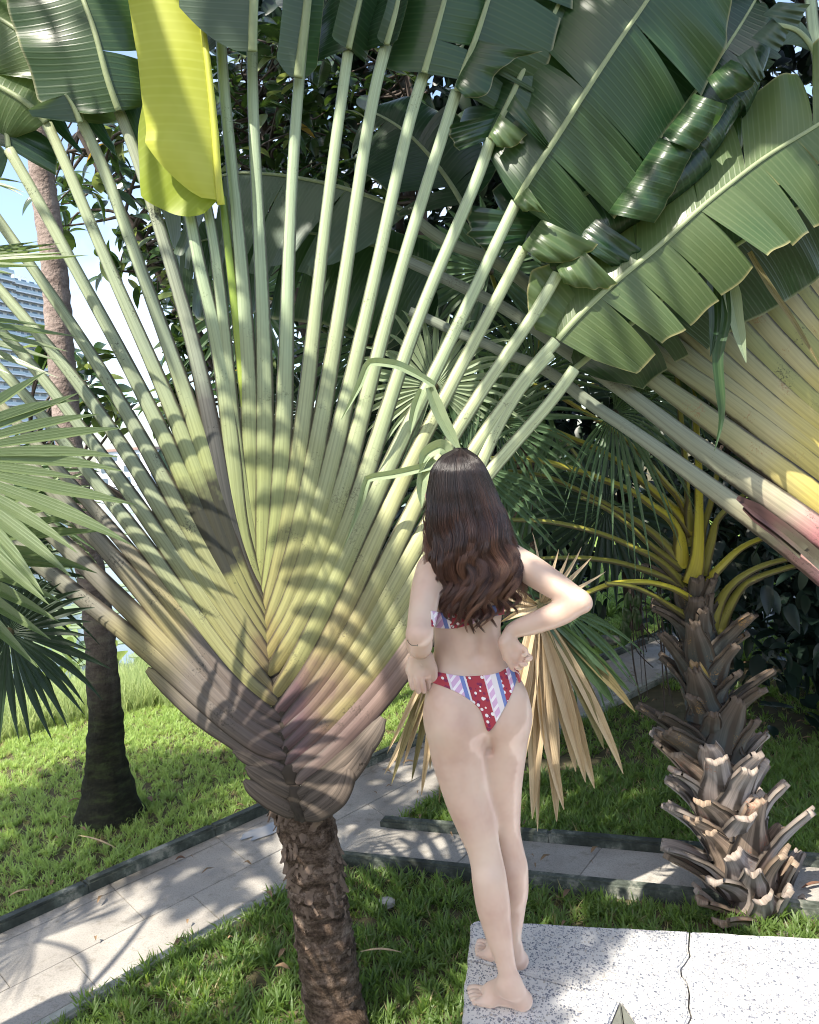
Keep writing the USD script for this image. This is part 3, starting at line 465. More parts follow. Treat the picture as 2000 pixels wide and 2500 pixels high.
for k in range(230):
    z = r3.uniform(.30, 1.0) if k < 205 else r3.uniform(.9, 1.05); i = np.clip(np.searchsorted(tc[:, 2], z), 0, 89); a = r3.uniform(0, 2 * np.pi); o = np.array([math.cos(a), math.sin(a), 0])
    if o[1] > .35: continue
    dn = unit(np.array([r3.normal(0, .45), r3.normal(0, .2), -1 if r3.random() < .8 else .8])); dn = unit(dn - o * dn.dot(o)); L = r3.uniform(.02, .085) if z > .5 else r3.uniform(.012, .035)
    part(tp, 'bark_flake', flake(tc[i, :3] + o * (tc[i, 3] * .97), o, dn, L, r3.uniform(.005, .02), r3.uniform(.0, .55) ** 1.5, k), M_flake, True)
# a small green sprout in a crevice
for k in range(7):
    a = k * 2.4; c = P(806 + 9 * math.cos(a), 1972 + 14 * math.sin(a), YF - .1); d = unit(np.array([math.cos(a), -.4, math.sin(a)])); s = unit(np.cross(d, [0, -1, 0]))
    part(tp, 'sprout_leaf', (np.array([c, c + d * .012 + s * .008, c + d * .028, c + d * .012 - s * .008]), np.array([[0, 1, 2], [0, 2, 3]])), M_leaf_light, False)

# ---- blades of the fan
CAM_N = np.array([0, -1.0, 0])
def blade(mid, wl, wr, matr, seed, nrm=CAM_N, L=None, R=None, tears=(0, 0), n=70, rib=(.011, .004), ribm=None, parent=None, label=None, name='leaf_blade', **kw):
    """Traced midrib (px, py, Y) with half widths in px at that depth; L and R override the settings of a half."""
    mid = px_line(mid, n) if not isinstance(mid, np.ndarray) else mid; Y = mid[0][1]; hs = []
    for side, w, o, k in ((-1, wl, L, tears[0]), (1, wr, R, tears[1])):
        if w: hs.append(half_blade(mid, w * Y / FPX, side, nrm, seed * 10 + side, tears=even_tears(seed * 3 + side, k) if np.isscalar(k) else k, **{**kw, **(o or {})}))
    b = part(parent or tp, name, merge(*hs), matr, True, label=label)
    T = unit(np.gradient(mid, axis=0)); part(b, 'midrib', tube(mid - CAM_N * 0 + np.asarray(nrm) * .002, np.linspace(rib[0], rib[1], n), 8, .7, nrm), ribm or M_midrib, True)
    return b
# right side, the outermost (lowest) first
blade([(1403, 900, 3.02), (1480, 838, 3.0), (1560, 775, 3.0), (1720, 650, 3.02), (1960, 500, 3.05), (2150, 380, 3.1)], 90, 190, M_leaf_dark, 3, R=dict(fold=-.35, curl=-.5), tears=(0, 4), droop=.1)
blade([(1362, 829, 2.90), (1417, 768, 2.88), (1487, 702, 2.86), (1609, 600, 2.84), (1703, 515, 2.82), (1783, 449, 2.82), (1866, 386, 2.82), (2000, 303, 2.82), (2150, 205, 2.85), (2300, 120, 2.9)], 255, 200, M_leaf_light, 5, nrm=unit([-.25, -1, .25]),
      L=dict(fold=-.15, curl=-.25, ang=36), R=dict(fold=-.1, curl=-.3, ang=8), tears=((.22, .38, .5, .66, .8), (.06, .12, .2, .29, .38, .46, .53, .62, .7)), jitter=.16, gap=.2, base=.05, n=90)
blade([(1362, 668, 2.93), (1440, 585, 2.93), (1540, 500, 2.95), (1680, 380, 2.97), (1850, 230, 3.0)], 120, 170, M_leaf_mid, 6, R=dict(fold=.3, curl=-1.5, ang=-28), tears=(3, (.22, .32, .5, .7)), droop=.15, jitter=.3)
blade([(1278, 606, 2.94), (1330, 550, 2.93), (1420, 480, 2.93), (1520, 410, 2.92), (1623, 323, 2.90), (1696, 226, 2.90), (1770, 120, 2.9), (1850, -10, 2.95)], 195, 185, M_leaf_dark, 7, L=dict(fold=-.2, curl=-.5, ang=12),
      R=dict(fold=.35, curl=.1, roll=-3.4, ang=-12), tears=((.3,), (.2, .36, .55, .72, .8)), jitter=.16, gap=.12, base=.04)
blade([(1261, 493, 2.84), (1285, 449, 2.82), (1369, 320, 2.80), (1435, 216, 2.78), (1511, 101, 2.78), (1581, 0, 2.78), (1650, -110, 2.8), (1730, -230, 2.85)], 205, 235, M_leaf_mid, 10, L=dict(fold=-.25, curl=-.45, ang=18), R=dict(fold=-.05, curl=-.25, ang=-8),
      tears=((.35, .6), (.16, .3, .34, .58)), jitter=.1, gap=.12, base=.03, n=90)
blade([(1198, 340, 2.86), (1235, 265, 2.86), (1289, 150, 2.86), (1327, 85, 2.86), (1369, 0, 2.86), (1420, -110, 2.88), (1470, -220, 2.9)], 150, 215, M_leaf_mid, 12, L=dict(fold=-.3, curl=-.8, ang=5), R=dict(fold=-.1, curl=-.2, ang=-10), tears=((.12,), (.12, .3, .33, .62)), jitter=.16, gap=.14, base=.03)
blade([(1115, 222, 2.84), (1140, 150, 2.83), (1163, 90, 2.82), (1192, 0, 2.82), (1225, -110, 2.83), (1260, -220, 2.85)], 30, 190, M_leaf_mid, 15, R=dict(fold=-.1, curl=-.15, ang=-2), tears=(0, (.17, .2, .6)), jitter=.16, gap=.16, base=.02, L=dict(fold=-1.2))
blade([(1036, 178, 2.83), (1055, 110, 2.82), (1072, 50, 2.82), (1088, -10, 2.82), (1110, -110, 2.83), (1130, -220, 2.85)], 112, 108, M_leaf_mid, 16, L=dict(fold=-.3, curl=-.3, ang=-4), R=dict(fold=-.1, curl=-.2, ang=6), tears=(0, (.2,)), base=.02, jitter=.1, ripple=.07)
blade([(943, 110, 2.84), (960, 50, 2.83), (972, 0, 2.83), (990, -100, 2.84), (1010, -220, 2.86)], 90, 34, M_leaf_dark, 17, L=dict(fold=-.4, curl=-.5, ang=-18), R=dict(fold=.5, curl=.3), base=.02, ripple=.08)
blade([(943, 108, 2.815), (960, 50, 2.80), (972, 0, 2.80), (990, -100, 2.82)], 32, 0, M_leaf_grey, 18, L=dict(fold=.6, curl=.4, ang=-8), base=.05, ripple=.12, n=40)
blade([(851, 120, 2.85), (868, 50, 2.84), (880, 0, 2.84), (900, -110, 2.86)], 130, 60, M_leaf_dark, 19, L=dict(fold=-.3, curl=-.5, ang=-26), R=dict(fold=-.6, curl=-.4, ang=-12), base=.02, ripple=.07)
blade([(851, 118, 2.82), (866, 50, 2.805), (878, 0, 2.80), (895, -100, 2.82)], 55, 0, M_leaf_grey, 20, L=dict(fold=.5, curl=.6, ang=-4), base=.05, ripple=.14, n=40)
blade([(728, 190, 2.82), (738, 110, 2.81), (748, 30, 2.81), (757, -60, 2.82), (765, -150, 2.84)], 58, 0, M_leaf_grey, 21, L=dict(fold=.15, curl=.5, ang=-6), base=.12, ripple=.09, rib=(.016, .012))
blade([(730, 190, 2.87), (745, 60, 2.87), (758, -60, 2.87), (770, -150, 2.9)], 60, 45, M_leaf_mid, 22, fold=-.6, base=.1)
blade([(617, 126, 2.735), (618, 60, 2.725), (620, -10, 2.725), (622, -100, 2.74), (624, -200, 2.8)], 172, 0, M_leaf_grey, 23, L=dict(fold=.05, curl=.12, ang=-2), base=.27, ripple=.03, rib=(.015, .012))
blade([(545, 100, 2.90), (548, 20, 2.92), (550, -80, 2.95)], 90, 80, M_leaf_dark, 24, fold=-.5, base=.1, ang=-25)
def flap(hinge, outer, Y0, matr, bulge=.05, turn=.85, dY=0.0, seed=0, parent=None, name='leaf_flap', m=26, k=14, ragged=.05, ripple=.008):
    """A loose strip of a torn blade: hinged along one edge, arching towards the viewer and over to its free ragged edge."""
    h, o = (spline([(x, y, 0) for x, y in e], m)[:, :2] for e in (hinge, outer)); s = np.linspace(0, 1, k); th_ = s * math.pi * turn; adv = (1 - np.cos(th_)) / (1 - math.cos(math.pi * turn)); adv = .55 * adv + .45 * s
    t = np.linspace(0, 1, m); rg_ = 1 + ragged * 2 * (meshkit.noise(np.c_[t * 9, np.full(m, seed * 3.1), np.zeros(m)]) - .5); q = h[:, None] + (o - h)[:, None] * (adv[None] * (1 + (rg_[:, None] - 1) * s[None] ** 4))[..., None]
    Y = Y0 + dY * s[None] - bulge * np.sin(th_)[None] * (1 + .25 * (meshkit.noise(np.c_[t * 5, np.full(m, seed), np.zeros(m)]) - .5))[:, None] + ripple * np.sin(t * 17 + seed)[:, None] * s[None] ** 2
    v = np.array([P(x, y, z) for (x, y), z in zip(q.reshape(-1, 2), Y.ravel())]); L_ = np.linalg.norm(v.reshape(m, k, 3)[-1, k // 2] - v.reshape(m, k, 3)[0, k // 2])
    uv = np.stack(np.broadcast_arrays(t[:, None] * L_, s[None]), -1).reshape(-1, 2); return part(parent or tp, name, (v, grid_faces(m, k), uv), matr, True)
flap([(1274, 602), (1322, 535)], [(1318, 637), (1390, 641), (1456, 594)], 2.86, M_leaf_light, .05, seed=1)
flap([(1358, 652), (1421, 606)], [(1376, 690), (1445, 706), (1511, 695)], 2.86, M_leaf_light, .045, seed=2)
flap([(1256, 490), (1289, 456)], [(1276, 516), (1312, 514), (1348, 540)], 2.81, M_leaf_light, .03, seed=3, ragged=.12)
flap([(1195, 327), (1222, 278)], [(1212, 357), (1240, 360), (1286, 327)], 2.83, M_leaf_light, .025, seed=4)
flap([(1237, 268), (1257, 230)], [(1336, 363), (1346, 358)], 2.82, M_leaf_mid, .03, seed=5)
flap([(1200, 338), (1225, 272)], [(1120, 368), (1100, 330), (1101, 304)], 2.88, M_leaf_dark, .03, .7, seed=6)
flap([(1111, 210), (1135, 150), (1160, 97)], [(1138, 240), (1186, 232), (1212, 184), (1318, 124)], 2.83, M_leaf_mid, .035, .7, seed=7, ragged=.08)
flap([(1277, 602), (1322, 530)], [(1190, 614), (1143, 565), (1146, 500)], 2.95, M_leaf_dark, .05, .75, seed=8)
flap([(1484, 520), (1545, 430), (1610, 335)], [(1600, 545), (1650, 455), (1694, 366)], 2.84, M_leaf_mid, .075, .95, seed=9, ragged=.02)
flap([(1618, 330), (1695, 228)], [(1692, 370), (1735, 322), (1776, 256)], 2.82, M_leaf_mid, .07, .95, seed=10, ragged=.02)
flap([(1725, 192), (1785, 145)], [(1762, 246), (1810, 225), (1868, 180)], 2.81, M_leaf_mid, .055, .95, seed=11)
flap([(1800, 140), (1838, 112)], [(1850, 210), (1868, 184)], 2.80, M_leaf_grey, .05, .95, seed=16)
flap([(1836, 92), (1886, 44)], [(1902, 127), (1926, 78)], 2.80, M_leaf_grey, .05, .95, seed=12)
flap([(1862, 36), (1900, 4)], [(1945, 62), (1980, 10)], 2.80, M_leaf_grey, .05, .95, seed=13)
flap([(1400, 590), (1445, 525)], [(1500, 655), (1545, 650), (1578, 615)], 2.90, M_leaf_dark, .05, .9, seed=14)
flap([(1362, 828), (1430, 755)], [(1308, 805), (1288, 725), (1302, 655), (1352, 645)], 2.93, M_leaf_light, .03, .6, seed=15)
# left side
blade([(290, 270, 2.82), (262, 190, 2.80), (235, 90, 2.79), (200, -10, 2.80), (165, -110, 2.83), (125, -220, 2.88)], 180, 110, M_leaf_mid, 25, L=dict(fold=-.35, curl=.55, ang=10), R=dict(fold=-.25, curl=-.3, ang=-12), tears=(0, (.26,)), base=.09, ripple=.03, gap=.1, jitter=.1)
blade([(292, 272, 2.86), (310, 215, 2.88), (330, 170, 2.9)], 0, 120, M_leaf_dark, 26, R=dict(fold=-.3, curl=-.3, ang=-50), n=24, base=.02)
blade([(200, 298, 2.86), (176, 226, 2.85), (140, 165, 2.84), (70, 95, 2.84), (-30, 30, 2.86), (-150, -10, 2.9)], 150, 105, M_leaf_light, 27, L=dict(fold=-.2, curl=-.5, ang=25), R=dict(fold=-.4, curl=-.5, ang=-12), tears=((.2,), (.3,)), base=.06, ripple=.03)
blade([(196, 300, 2.82), (180, 262, 2.81), (160, 230, 2.80)], 105, 0, M_leaf_grey, 28, L=dict(fold=.15, curl=.7, ang=12), n=26, base=.2, tip=.5, ripple=.02)
blade([(202, 300, 2.90), (206, 262, 2.90), (215, 230, 2.9)], 0, 100, M_leaf_dark, 29, R=dict(fold=-.3, curl=-.3, ang=-42), n=24, base=.05, tip=.5)
blade([(113, 300, 2.86), (85, 268, 2.85), (45, 238, 2.84), (0, 212, 2.84), (-70, 180, 2.86), (-160, 150, 2.9)], 110, 95, M_leaf_light, 30, L=dict(fold=-.1, curl=-.6, ang=8), R=dict(fold=-.3, curl=-.5, ang=15), base=.12, ripple=.03)
blade([(115, 300, 2.90), (120, 262, 2.9), (130, 235, 2.9)], 0, 110, M_leaf_dark, 31, R=dict(fold=-.25, curl=-.3, ang=-40), n=24, base=.05, tip=.4)
blade([(21, 362, 2.89), (15, 320, 2.9), (5, 290, 2.92)], 60, 118, M_leaf_dark, 32, R=dict(fold=-.2, curl=-.3, ang=-34), n=24, base=.05, tip=.4)
for k, (pts, wl_, wr_) in enumerate([([(-30, 500, 2.86), (-80, 430, 2.85), (-180, 350, 2.86), (-320, 280, 2.9)], 130, 110), ([(-60, 640, 2.86), (-130, 590, 2.86), (-260, 520, 2.9), (-420, 480, 2.95)], 130, 110), ([(-60, 750, 2.86), (-160, 690, 2.86), (-300, 640, 2.9), (-480, 620, 2.95)], 120, 120)]):
    blade(pts, wl_, wr_, M_leaf_mid, 33 + k, L=dict(curl=-.5), R=dict(curl=-.5), tears=(2, 2), base=.08)
# the unfurling yellow leaf: a flap in front, the rest of the roll behind it
b1 = part(tp, 'young_leaf', half_blade(px_line([(533, 488, 2.78), (529, 420, 2.77), (522, 313, 2.765), (506, 160, 2.765), (494, 70, 2.77), (480, -40, 2.78), (462, -150, 2.8)], 80), 168 * 2.78 / FPX, -1, CAM_N, 401, ang=7, fold=.45, curl=-.8, base=.20, ripple=.02, M=14, tip=.9).get(), M_leaf_yellow, True, label='bright yellow unfurling leaf')
part(b1, 'midrib', tube(px_line([(540, 500, 2.78), (533, 440, 2.765), (524, 313, 2.76), (508, 160, 2.76), (496, 70, 2.765), (482, -40, 2.78)], 40), np.linspace(.013, .009, 40), 8, .8, CAM_N), M_midrib_y, True)
part(b1, 'inner_roll', half_blade(px_line([(530, 490, 2.80), (524, 430, 2.80), (512, 300, 2.805), (500, 160, 2.81), (488, 40, 2.82), (476, -60, 2.84)], 80), 222 * 2.8 / FPX, -1, CAM_N, 402, ang=-36, fold=-.2, curl=.2, base=.32, ripple=.02, M=16, tip=.5).get(), M_leaf_olive, True)
# ------------------------------------------------ fan-palm leaf builders
def vstrip(pts, wid, nrm, fold=.35, u0=0.0):
    """A pleated leaflet: three columns with a fold along the middle. UV x across in metres, y along."""
    p = np.asarray(pts, float); n = len(p); T = unit(np.gradient(p, axis=0)); N_ = np.broadcast_to(np.asarray(nrm, float), p.shape); S = unit(np.cross(T, N_)); N_ = unit(np.cross(S, T))
    w = np.asarray(wid, float)[:, None]
    v = np.stack([p - S * w / 2 + N_ * w * fold / 2, p - N_ * w * fold / 2, p + S * w / 2 + N_ * w * fold / 2], 1).reshape(-1, 3)
    uv = np.stack([np.broadcast_to(np.array([-.5, 0, .5]) * w + u0, (n, 3)), np.broadcast_to(np.linspace(0, .95, n)[:, None], (n, 3))], -1).reshape(-1, 2)
    f = grid_faces(n, 3); return v, np.vstack([f[:, [0, 1, 2]], f[:, [0, 2, 3]]]), uv
def fan_leaf(parent, hub, axis, nrm, L, spread=300, n=34, split=.45, droop=.15, cup=.08, width=1.0, matr=None, seed=0, tipdroop=.25, jag=.08, name='frond', lname='leaflet', hubm=None, stalk_pts=None, stalk_r=.012, stalkm=None, lo=-1, label=None, keep=1.0):
    """A fan-shaped frond: leaflets from a hub, joined in the inner part; the frond's own mesh is its stalk and hub."""
    r = np.random.default_rng(seed); hub = np.asarray(hub, float); A = unit(axis); N_ = unit(np.asarray(nrm, float) - A * np.dot(nrm, A)); B = np.cross(A, N_)
    mb = MB(); hs = trimesh.creation.icosphere(2, 1); mb.add(np.array(hs.vertices) * stalk_r * 1.6 + hub, hs.faces)
    if stalk_pts is not None: mb.add(*tube(spline(stalk_pts, 24), np.linspace(stalk_r * 1.5, stalk_r, 24), 8, .7))
    fr = part(parent, name, mb.get(), stalkm or matr, True, label=label)
    da = math.radians(spread) / n
    for i in range(n):
        if r.random() > keep: continue
        th = (i - (n - 1) / 2) * da + r.normal(0, .012); d = math.cos(th) * A + math.sin(th) * B; e = abs(i - (n - 1) / 2) / (n / 2)
        l = L * (1 - .22 * e ** 2) * (1 + r.normal(0, jag)); m = 12; s = np.linspace(0.02, 1, m)
        tw = r.normal(0, .35); g = np.array([0, 0, -1.0]); lat = r.normal(0, .05)
        pts = hub + np.outer(s * l, d) + np.outer(cup * l * s ** 2, N_) + np.outer(l * droop * s ** 2 + l * tipdroop * np.clip(s - .5, 0, 1) ** 2 * (1 + tw), g) + np.outer(lat * l * s ** 3, np.cross(d, N_))
        w0 = s * l * da * 1.02; wm = split * l * da * 1.02
        w = np.where(s < split, w0, wm * (1 - ((s - split) / (1 - split)) ** 1.35) * .98 + .0012) * width
        part(fr, lname, vstrip(pts, w, N_, .4), matr, False)
    return fr
M_fan_green = leaf('fan_green', (0.050, 0.095, 0.050), (0.075, 0.125, 0.060), (0.11, 0.16, 0.08), .006, .38, .22, (.16, .26, .05), .35, .5, 5, dist=.001)
M_fan_glauc = leaf('fan_glaucous', (0.085, 0.125, 0.052), (0.125, 0.165, 0.072), (0.17, 0.21, 0.11), .006, .38, .22, (.2, .32, .08), .35, .5, 5, dist=.001)
M_fan_pale = leaf('fan_pale', (0.20, 0.27, 0.17), (0.27, 0.33, 0.20), (0.32, 0.36, 0.22), .006, .42, .25, (.38, .45, .16), .35, .4, 5, dist=.001)
M_fan_dark = leaf('fan_dark', (0.014, 0.030, 0.016), (0.022, 0.042, 0.02), (0.03, 0.05, 0.03), .006, .45, .15, (.04, .08, .02), .3, .4, 5)
M_fan_dead = leaf('fan_dead', (0.48, 0.37, 0.23), (0.58, 0.47, 0.32), (0.38, 0.29, 0.17), .006, .6, .2, (.55, .38, .16), .5, .2, 5)
M_fan_dead2 = leaf('fan_dead_green', (0.16, 0.15, 0.07), (0.28, 0.22, 0.11), (0.10, 0.10, 0.05), .006, .6, .2, (.25, .22, .08), .5, .2, 5)
M_pet_yel = stem('stalk_yellow', [(0, (.30, .25, .03)), (.25, (.42, .38, .035)), (.6, (.40, .36, .05)), (1, (.26, .27, .06))], .38, .22, (.08, .05, .015), .55, length=1.3)
M_pet_yel2 = stem('stalk_olive', [(0, (.15, .14, .03)), (.3, (.22, .21, .035)), (1, (.24, .24, .06))], .45, .25, (.05, .04, .015), .6, length=1.3)
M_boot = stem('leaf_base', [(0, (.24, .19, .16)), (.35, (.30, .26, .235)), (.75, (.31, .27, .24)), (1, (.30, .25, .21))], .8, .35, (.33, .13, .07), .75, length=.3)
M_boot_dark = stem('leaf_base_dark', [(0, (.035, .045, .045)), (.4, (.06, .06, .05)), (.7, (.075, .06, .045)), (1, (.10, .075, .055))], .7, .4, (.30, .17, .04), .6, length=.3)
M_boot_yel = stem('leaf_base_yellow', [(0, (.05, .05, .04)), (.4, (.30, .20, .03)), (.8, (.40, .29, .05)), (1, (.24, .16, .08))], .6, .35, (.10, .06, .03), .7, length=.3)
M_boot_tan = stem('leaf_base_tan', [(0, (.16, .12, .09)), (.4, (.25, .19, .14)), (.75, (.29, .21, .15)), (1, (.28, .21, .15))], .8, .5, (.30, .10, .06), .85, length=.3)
M_inner = plain('boot_inside', (.045, .032, .025), .9, .4, 40, .6, 120)

# ------------------------------------------------ the yellow-stalked fan palm at right
yp = thing('fan_palm', 'fan palm with yellow stalks and a trunk of grey cut leaf bases behind the bench', 'palm', (1.34, 3.42, 0))
yt = spline([[*P(1880, 2360, 3.42), .15], [*P(1846, 2230, 3.43), .16], [*P(1800, 2080, 3.46), .15], [*P(1752, 1900, 3.5), .14], [*P(1722, 1700, 3.55), .12], [*P(1704, 1530, 3.6), .10], [*P(1692, 1400, 3.62), .08]], 80)
part(yp, 'trunk', tube(yt[:, :3], yt[:, 3] * .66, 24), M_inner, True)
rb = np.random.default_rng(3)
def boot(c, out, up, L, w, bend, seed, cut=True):
    """A cut leaf base: clasps the trunk wide, narrows, curves outwards; hollow at its cut end."""
    r = np.random.default_rng(seed); side = unit(np.cross(up, out)); m, k = 14, 9
    s = np.linspace(0, 1, m); cl = c + np.outer(s * L * (1 - .25 * bend * s), up) + np.outer(L * bend * s ** 1.6, out)
    T = unit(np.gradient(cl, axis=0)); O = unit(np.cross(side, T)); O = O * np.sign((O @ out))[:, None]
    a = np.linspace(-1, 1, k); wd = w * (1 - .62 * s ** .8) * (1 + .08 * np.sin(s * 9 + seed)); th = w * .34 * (1 - .35 * s)
    ragged = (r.random(k) - .5) * .16 * L * (1 if cut else 0)
    outer = cl[:, None] + side * (a[None, :, None] * wd[:, None, None]) + O[:, None] * ((np.cos(a * 1.45)[None] * th[:, None]) - .2 * th[:, None] + .006 * (meshkit.noise(np.stack(np.broadcast_arrays(s[:, None] * 7, a[None] * 3, np.full((m, k), seed * 1.7)), -1)) - .5))[..., None]
    outer[-3:] += T[-1] * (ragged[None, :, None] * np.array([.3, .6, 1])[:, None, None])
    inner = outer - O[:, None] * (np.array([.022] * m)[:, None, None] * (.5 + .5 * np.cos(a * 1.5))[None, :, None] + .004)
    v = np.vstack([outer.reshape(-1, 3), inner.reshape(-1, 3)]); g = grid_faces(m, k); f = [g[:, ::-1], g + m * k]
    i = np.arange(k - 1); e = (m - 1) * k; f.append(np.stack([e + i, e + i + 1, e + i + 1 + m * k, e + i + m * k], 1)[:, ::-1])
    j = np.arange(m - 1)
    for q in (0, k - 1): f.append(np.stack([j * k + q, (j + 1) * k + q, (j + 1) * k + q + m * k, j * k + q + m * k], 1)[:, ::(1 if q == 0 else -1)])
    uv = np.stack([np.broadcast_to(a[None] * .5 + .5, (m, k)), np.broadcast_to(s[:, None] * .3, (m, k))], -1).reshape(-1, 2)
    f = np.vstack(f); f = np.vstack([f[:, [0, 1, 2]], f[:, [0, 2, 3]]]); return v, f, np.vstack([uv, uv])
GA = 2.39996
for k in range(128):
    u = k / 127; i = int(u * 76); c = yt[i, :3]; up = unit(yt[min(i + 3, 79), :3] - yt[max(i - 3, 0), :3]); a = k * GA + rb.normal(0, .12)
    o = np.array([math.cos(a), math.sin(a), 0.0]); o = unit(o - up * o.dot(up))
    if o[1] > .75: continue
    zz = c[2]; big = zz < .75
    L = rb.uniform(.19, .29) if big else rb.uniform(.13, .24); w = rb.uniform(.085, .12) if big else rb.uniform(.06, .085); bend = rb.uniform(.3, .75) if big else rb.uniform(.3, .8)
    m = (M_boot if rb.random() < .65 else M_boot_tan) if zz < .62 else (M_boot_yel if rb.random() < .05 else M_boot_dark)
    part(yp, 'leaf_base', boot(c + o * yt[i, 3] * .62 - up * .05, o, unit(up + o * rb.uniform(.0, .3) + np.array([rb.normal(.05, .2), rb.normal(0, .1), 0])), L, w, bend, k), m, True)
YS = [
 [(1690, 1300), (1643, 1243), (1591, 1195), (1522, 1136), (1452, 1094), (1400, 1072), (1320, 1040), (1230, 1020)],
 [(1695, 1300), (1657, 1216), (1626, 1181), (1595, 1143), (1556, 1100), (1504, 1056), (1435, 1010), (1360, 965), (1280, 930)],
 [(1663, 1385), (1659, 1313), (1643, 1275), (1595, 1236), (1539, 1198), (1470, 1170), (1400, 1146), (1300, 1122), (1200, 1120)],
 [(1655, 1365), (1595, 1303), (1539, 1264), (1470, 1226), (1400, 1191), (1320, 1160), (1220, 1150)],
 [(1660, 1385), (1584, 1327), (1539, 1285), (1476, 1240), (1420, 1215)],
 [(1668, 1430), (1609, 1369), (1556, 1341), (1487, 1310), (1400, 1285), (1320, 1272), (1230, 1270)],
 [(1690, 1445), (1626, 1410), (1556, 1386), (1487, 1369), (1400, 1362), (1310, 1365)],
 [(1716, 1560), (1709, 1490), (1678, 1456), (1626, 1431), (1567, 1421), (1504, 1424), (1431, 1449), (1370, 1490)],
 [(1700, 1520), (1637, 1480), (1591, 1452), (1539, 1431), (1480, 1425)],
 [(1688, 1425), (1702, 1365), (1706, 1278), (1706, 1163), (1700, 1050), (1690, 930)],
 [(1690, 1330), (1680, 1240), (1678, 1195), (1675, 1140), (1665, 1050), (1650, 880)],
 [(1712, 1400), (1734, 1330), (1748, 1278), (1790, 1230), (1850, 1190), (1930, 1160)],
 [(1722, 1480), (1734, 1417), (1765, 1379), (1817, 1334), (1876, 1310), (1960, 1290), (2080, 1290)],
 [(1738, 1540), (1762, 1463), (1800, 1417), (1870, 1379), (1946, 1362), (2050, 1355), (2160, 1370)],
 [(1752, 1560), (1790, 1466), (1824, 1424), (1887, 1397), (1963, 1379), (2060, 1375), (2150, 1400)],
 [(1700, 1400), (1715, 1300), (1740, 1210), (1755, 1130)]]
for i, pts in enumerate(YS):
    n = len(pts); s = np.linspace(0, 1, n); yy = 3.58 - .25 * s * (1 if i % 3 else .3) - (.05 if i == 9 else 0)
    sp = spline([P(x, y, q) for (x, y), q in zip(pts, yy)], 40); w = np.interp(np.linspace(0, 1, 40), [0, .15, .4, 1], [.034, .024, .016, .011]) * (1.25 if i in (0, 2, 9) else 1)
    part(yp, 'leaf_stalk', tube(sp, w, 10, .62, (0, -.6, .8)), M_pet_yel if i in (0, 1, 2, 7, 9, 12) else M_pet_yel2, True)
# its fronds, most of them behind the woman
def fl(x, y, Y, ax, L, matr, seed, nrm=(0, -1, .25), **kw):
    h = P(x, y, Y); a = ax[0] * RT - ax[1] * UP + np.array([0, ax[2] if len(ax) > 2 else 0, 0]); return fan_leaf(yp, h, a, nrm, L, matr=matr, seed=seed, stalkm=M_pet_yel2, **kw)
fl(1150, 1135, 3.15, (-1, .35), .44, M_fan_green, 1, spread=310, n=36, width=.8, tipdroop=.4)
fl(1060, 945, 3.2, (-.2, -1), .40, M_fan_pale, 2, spread=300, n=34, width=.85, tipdroop=.5)
fl(1215, 1030, 3.3, (.5, -.8), .40, M_fan_green, 3, spread=300, n=34, width=.8, tipdroop=.4)
fl(1310, 915, 3.45, (-.7, -.6), .42, M_fan_green, 4, spread=300, n=34, width=.8, tipdroop=.4)
fl(1240, 1290, 3.4, (-1, .3), .42, M_fan_green, 5, spread=250, n=28, width=.8)
fl(1370, 1490, 3.32, (-.8, .6), .36, M_fan_green, 6, spread=300, n=30, width=.8, droop=.3)
fl(1650, 866, 3.42, (.35, -1), .36, M_fan_green, 7, spread=310, n=34)
fl(1690, 930, 3.5, (.2, -1), .4, M_fan_green, 8, spread=240, n=28)
fl(1500, 1010, 3.4, (.9, .5), .36, M_fan_green, 9, spread=250, n=28, droop=.6, tipdroop=.6, width=.7)
fl(1930, 1160, 3.7, (.8, -.4), .42, M_fan_dark, 10, spread=300, n=30)
# dead fronds hanging behind the woman
def hang(hub, tips, matr, w, seed, name='dead_frond', label=None, Y=2.95):
    h = P(*hub, Y); mb = MB(); hs = trimesh.creation.icosphere(2, 1); mb.add(np.array(hs.vertices) * .022 + h, hs.faces)
    fr = part(yp, name, mb.get(), M_fan_dead2, True, label=label); r = np.random.default_rng(seed)
    for k, t in enumerate(tips):
        x, y, ww = t[0], t[1], (t[2] if len(t) > 2 else 1); m = t[3] if len(t) > 3 else matr
        mid = (hub[0] + (x - hub[0]) * .45 + r.normal(0, 8), hub[1] + (y - hub[1]) * .42)
        c = spline([h, P(*mid, Y - .03 - r.uniform(0, .05)), P(x, y, Y + r.uniform(-.05, .05))], 16); s = np.linspace(0, 1, 16)
        part(fr, 'leaflet', vstrip(c, w * ww * np.interp(s, [0, .1, .35, .6, .9, 1], [.3, .6, 1, .95, .4, .05]), unit([r.normal(0, .4), -1, 0]), r.uniform(.25, .6)), m, False)
    return fr
hang((1312, 1482), [(1195, 1960, 1.1), (1225, 1985), (1262, 1940, 1.2), (1300, 2000, 1.2), (1359, 2006, 1.3), (1377, 1977, 1.1), (1313, 2030, .6), (1406, 1884, 1.2), (1430, 1910), (1452, 1925, 1.1), (1475, 1830, 1, M_fan_dead2), (1522, 1890, .8), (1480, 1760, 1, M_fan_dead2), (1551, 1739, .9, M_fan_dead2), (1500, 1720, 1.1, M_fan_green), (1540, 1690, .8, M_fan_green)],
     M_fan_dead, .052, 1, label='dry tan frond hanging behind the right hip')
hang((1318, 1478), [(1210, 1400, .5), (1200, 1450, .5), (1195, 1490, .5), (1220, 1520, .5), (1240, 1560, .5), (1390, 1350, .35), (1420, 1335, .35), (1445, 1360, .35), (1365, 1340, .3), (1480, 1395, .3), (1300, 1300, .3)], M_fan_dead, .045, 2, label='dry split leaflets beside the elbow')
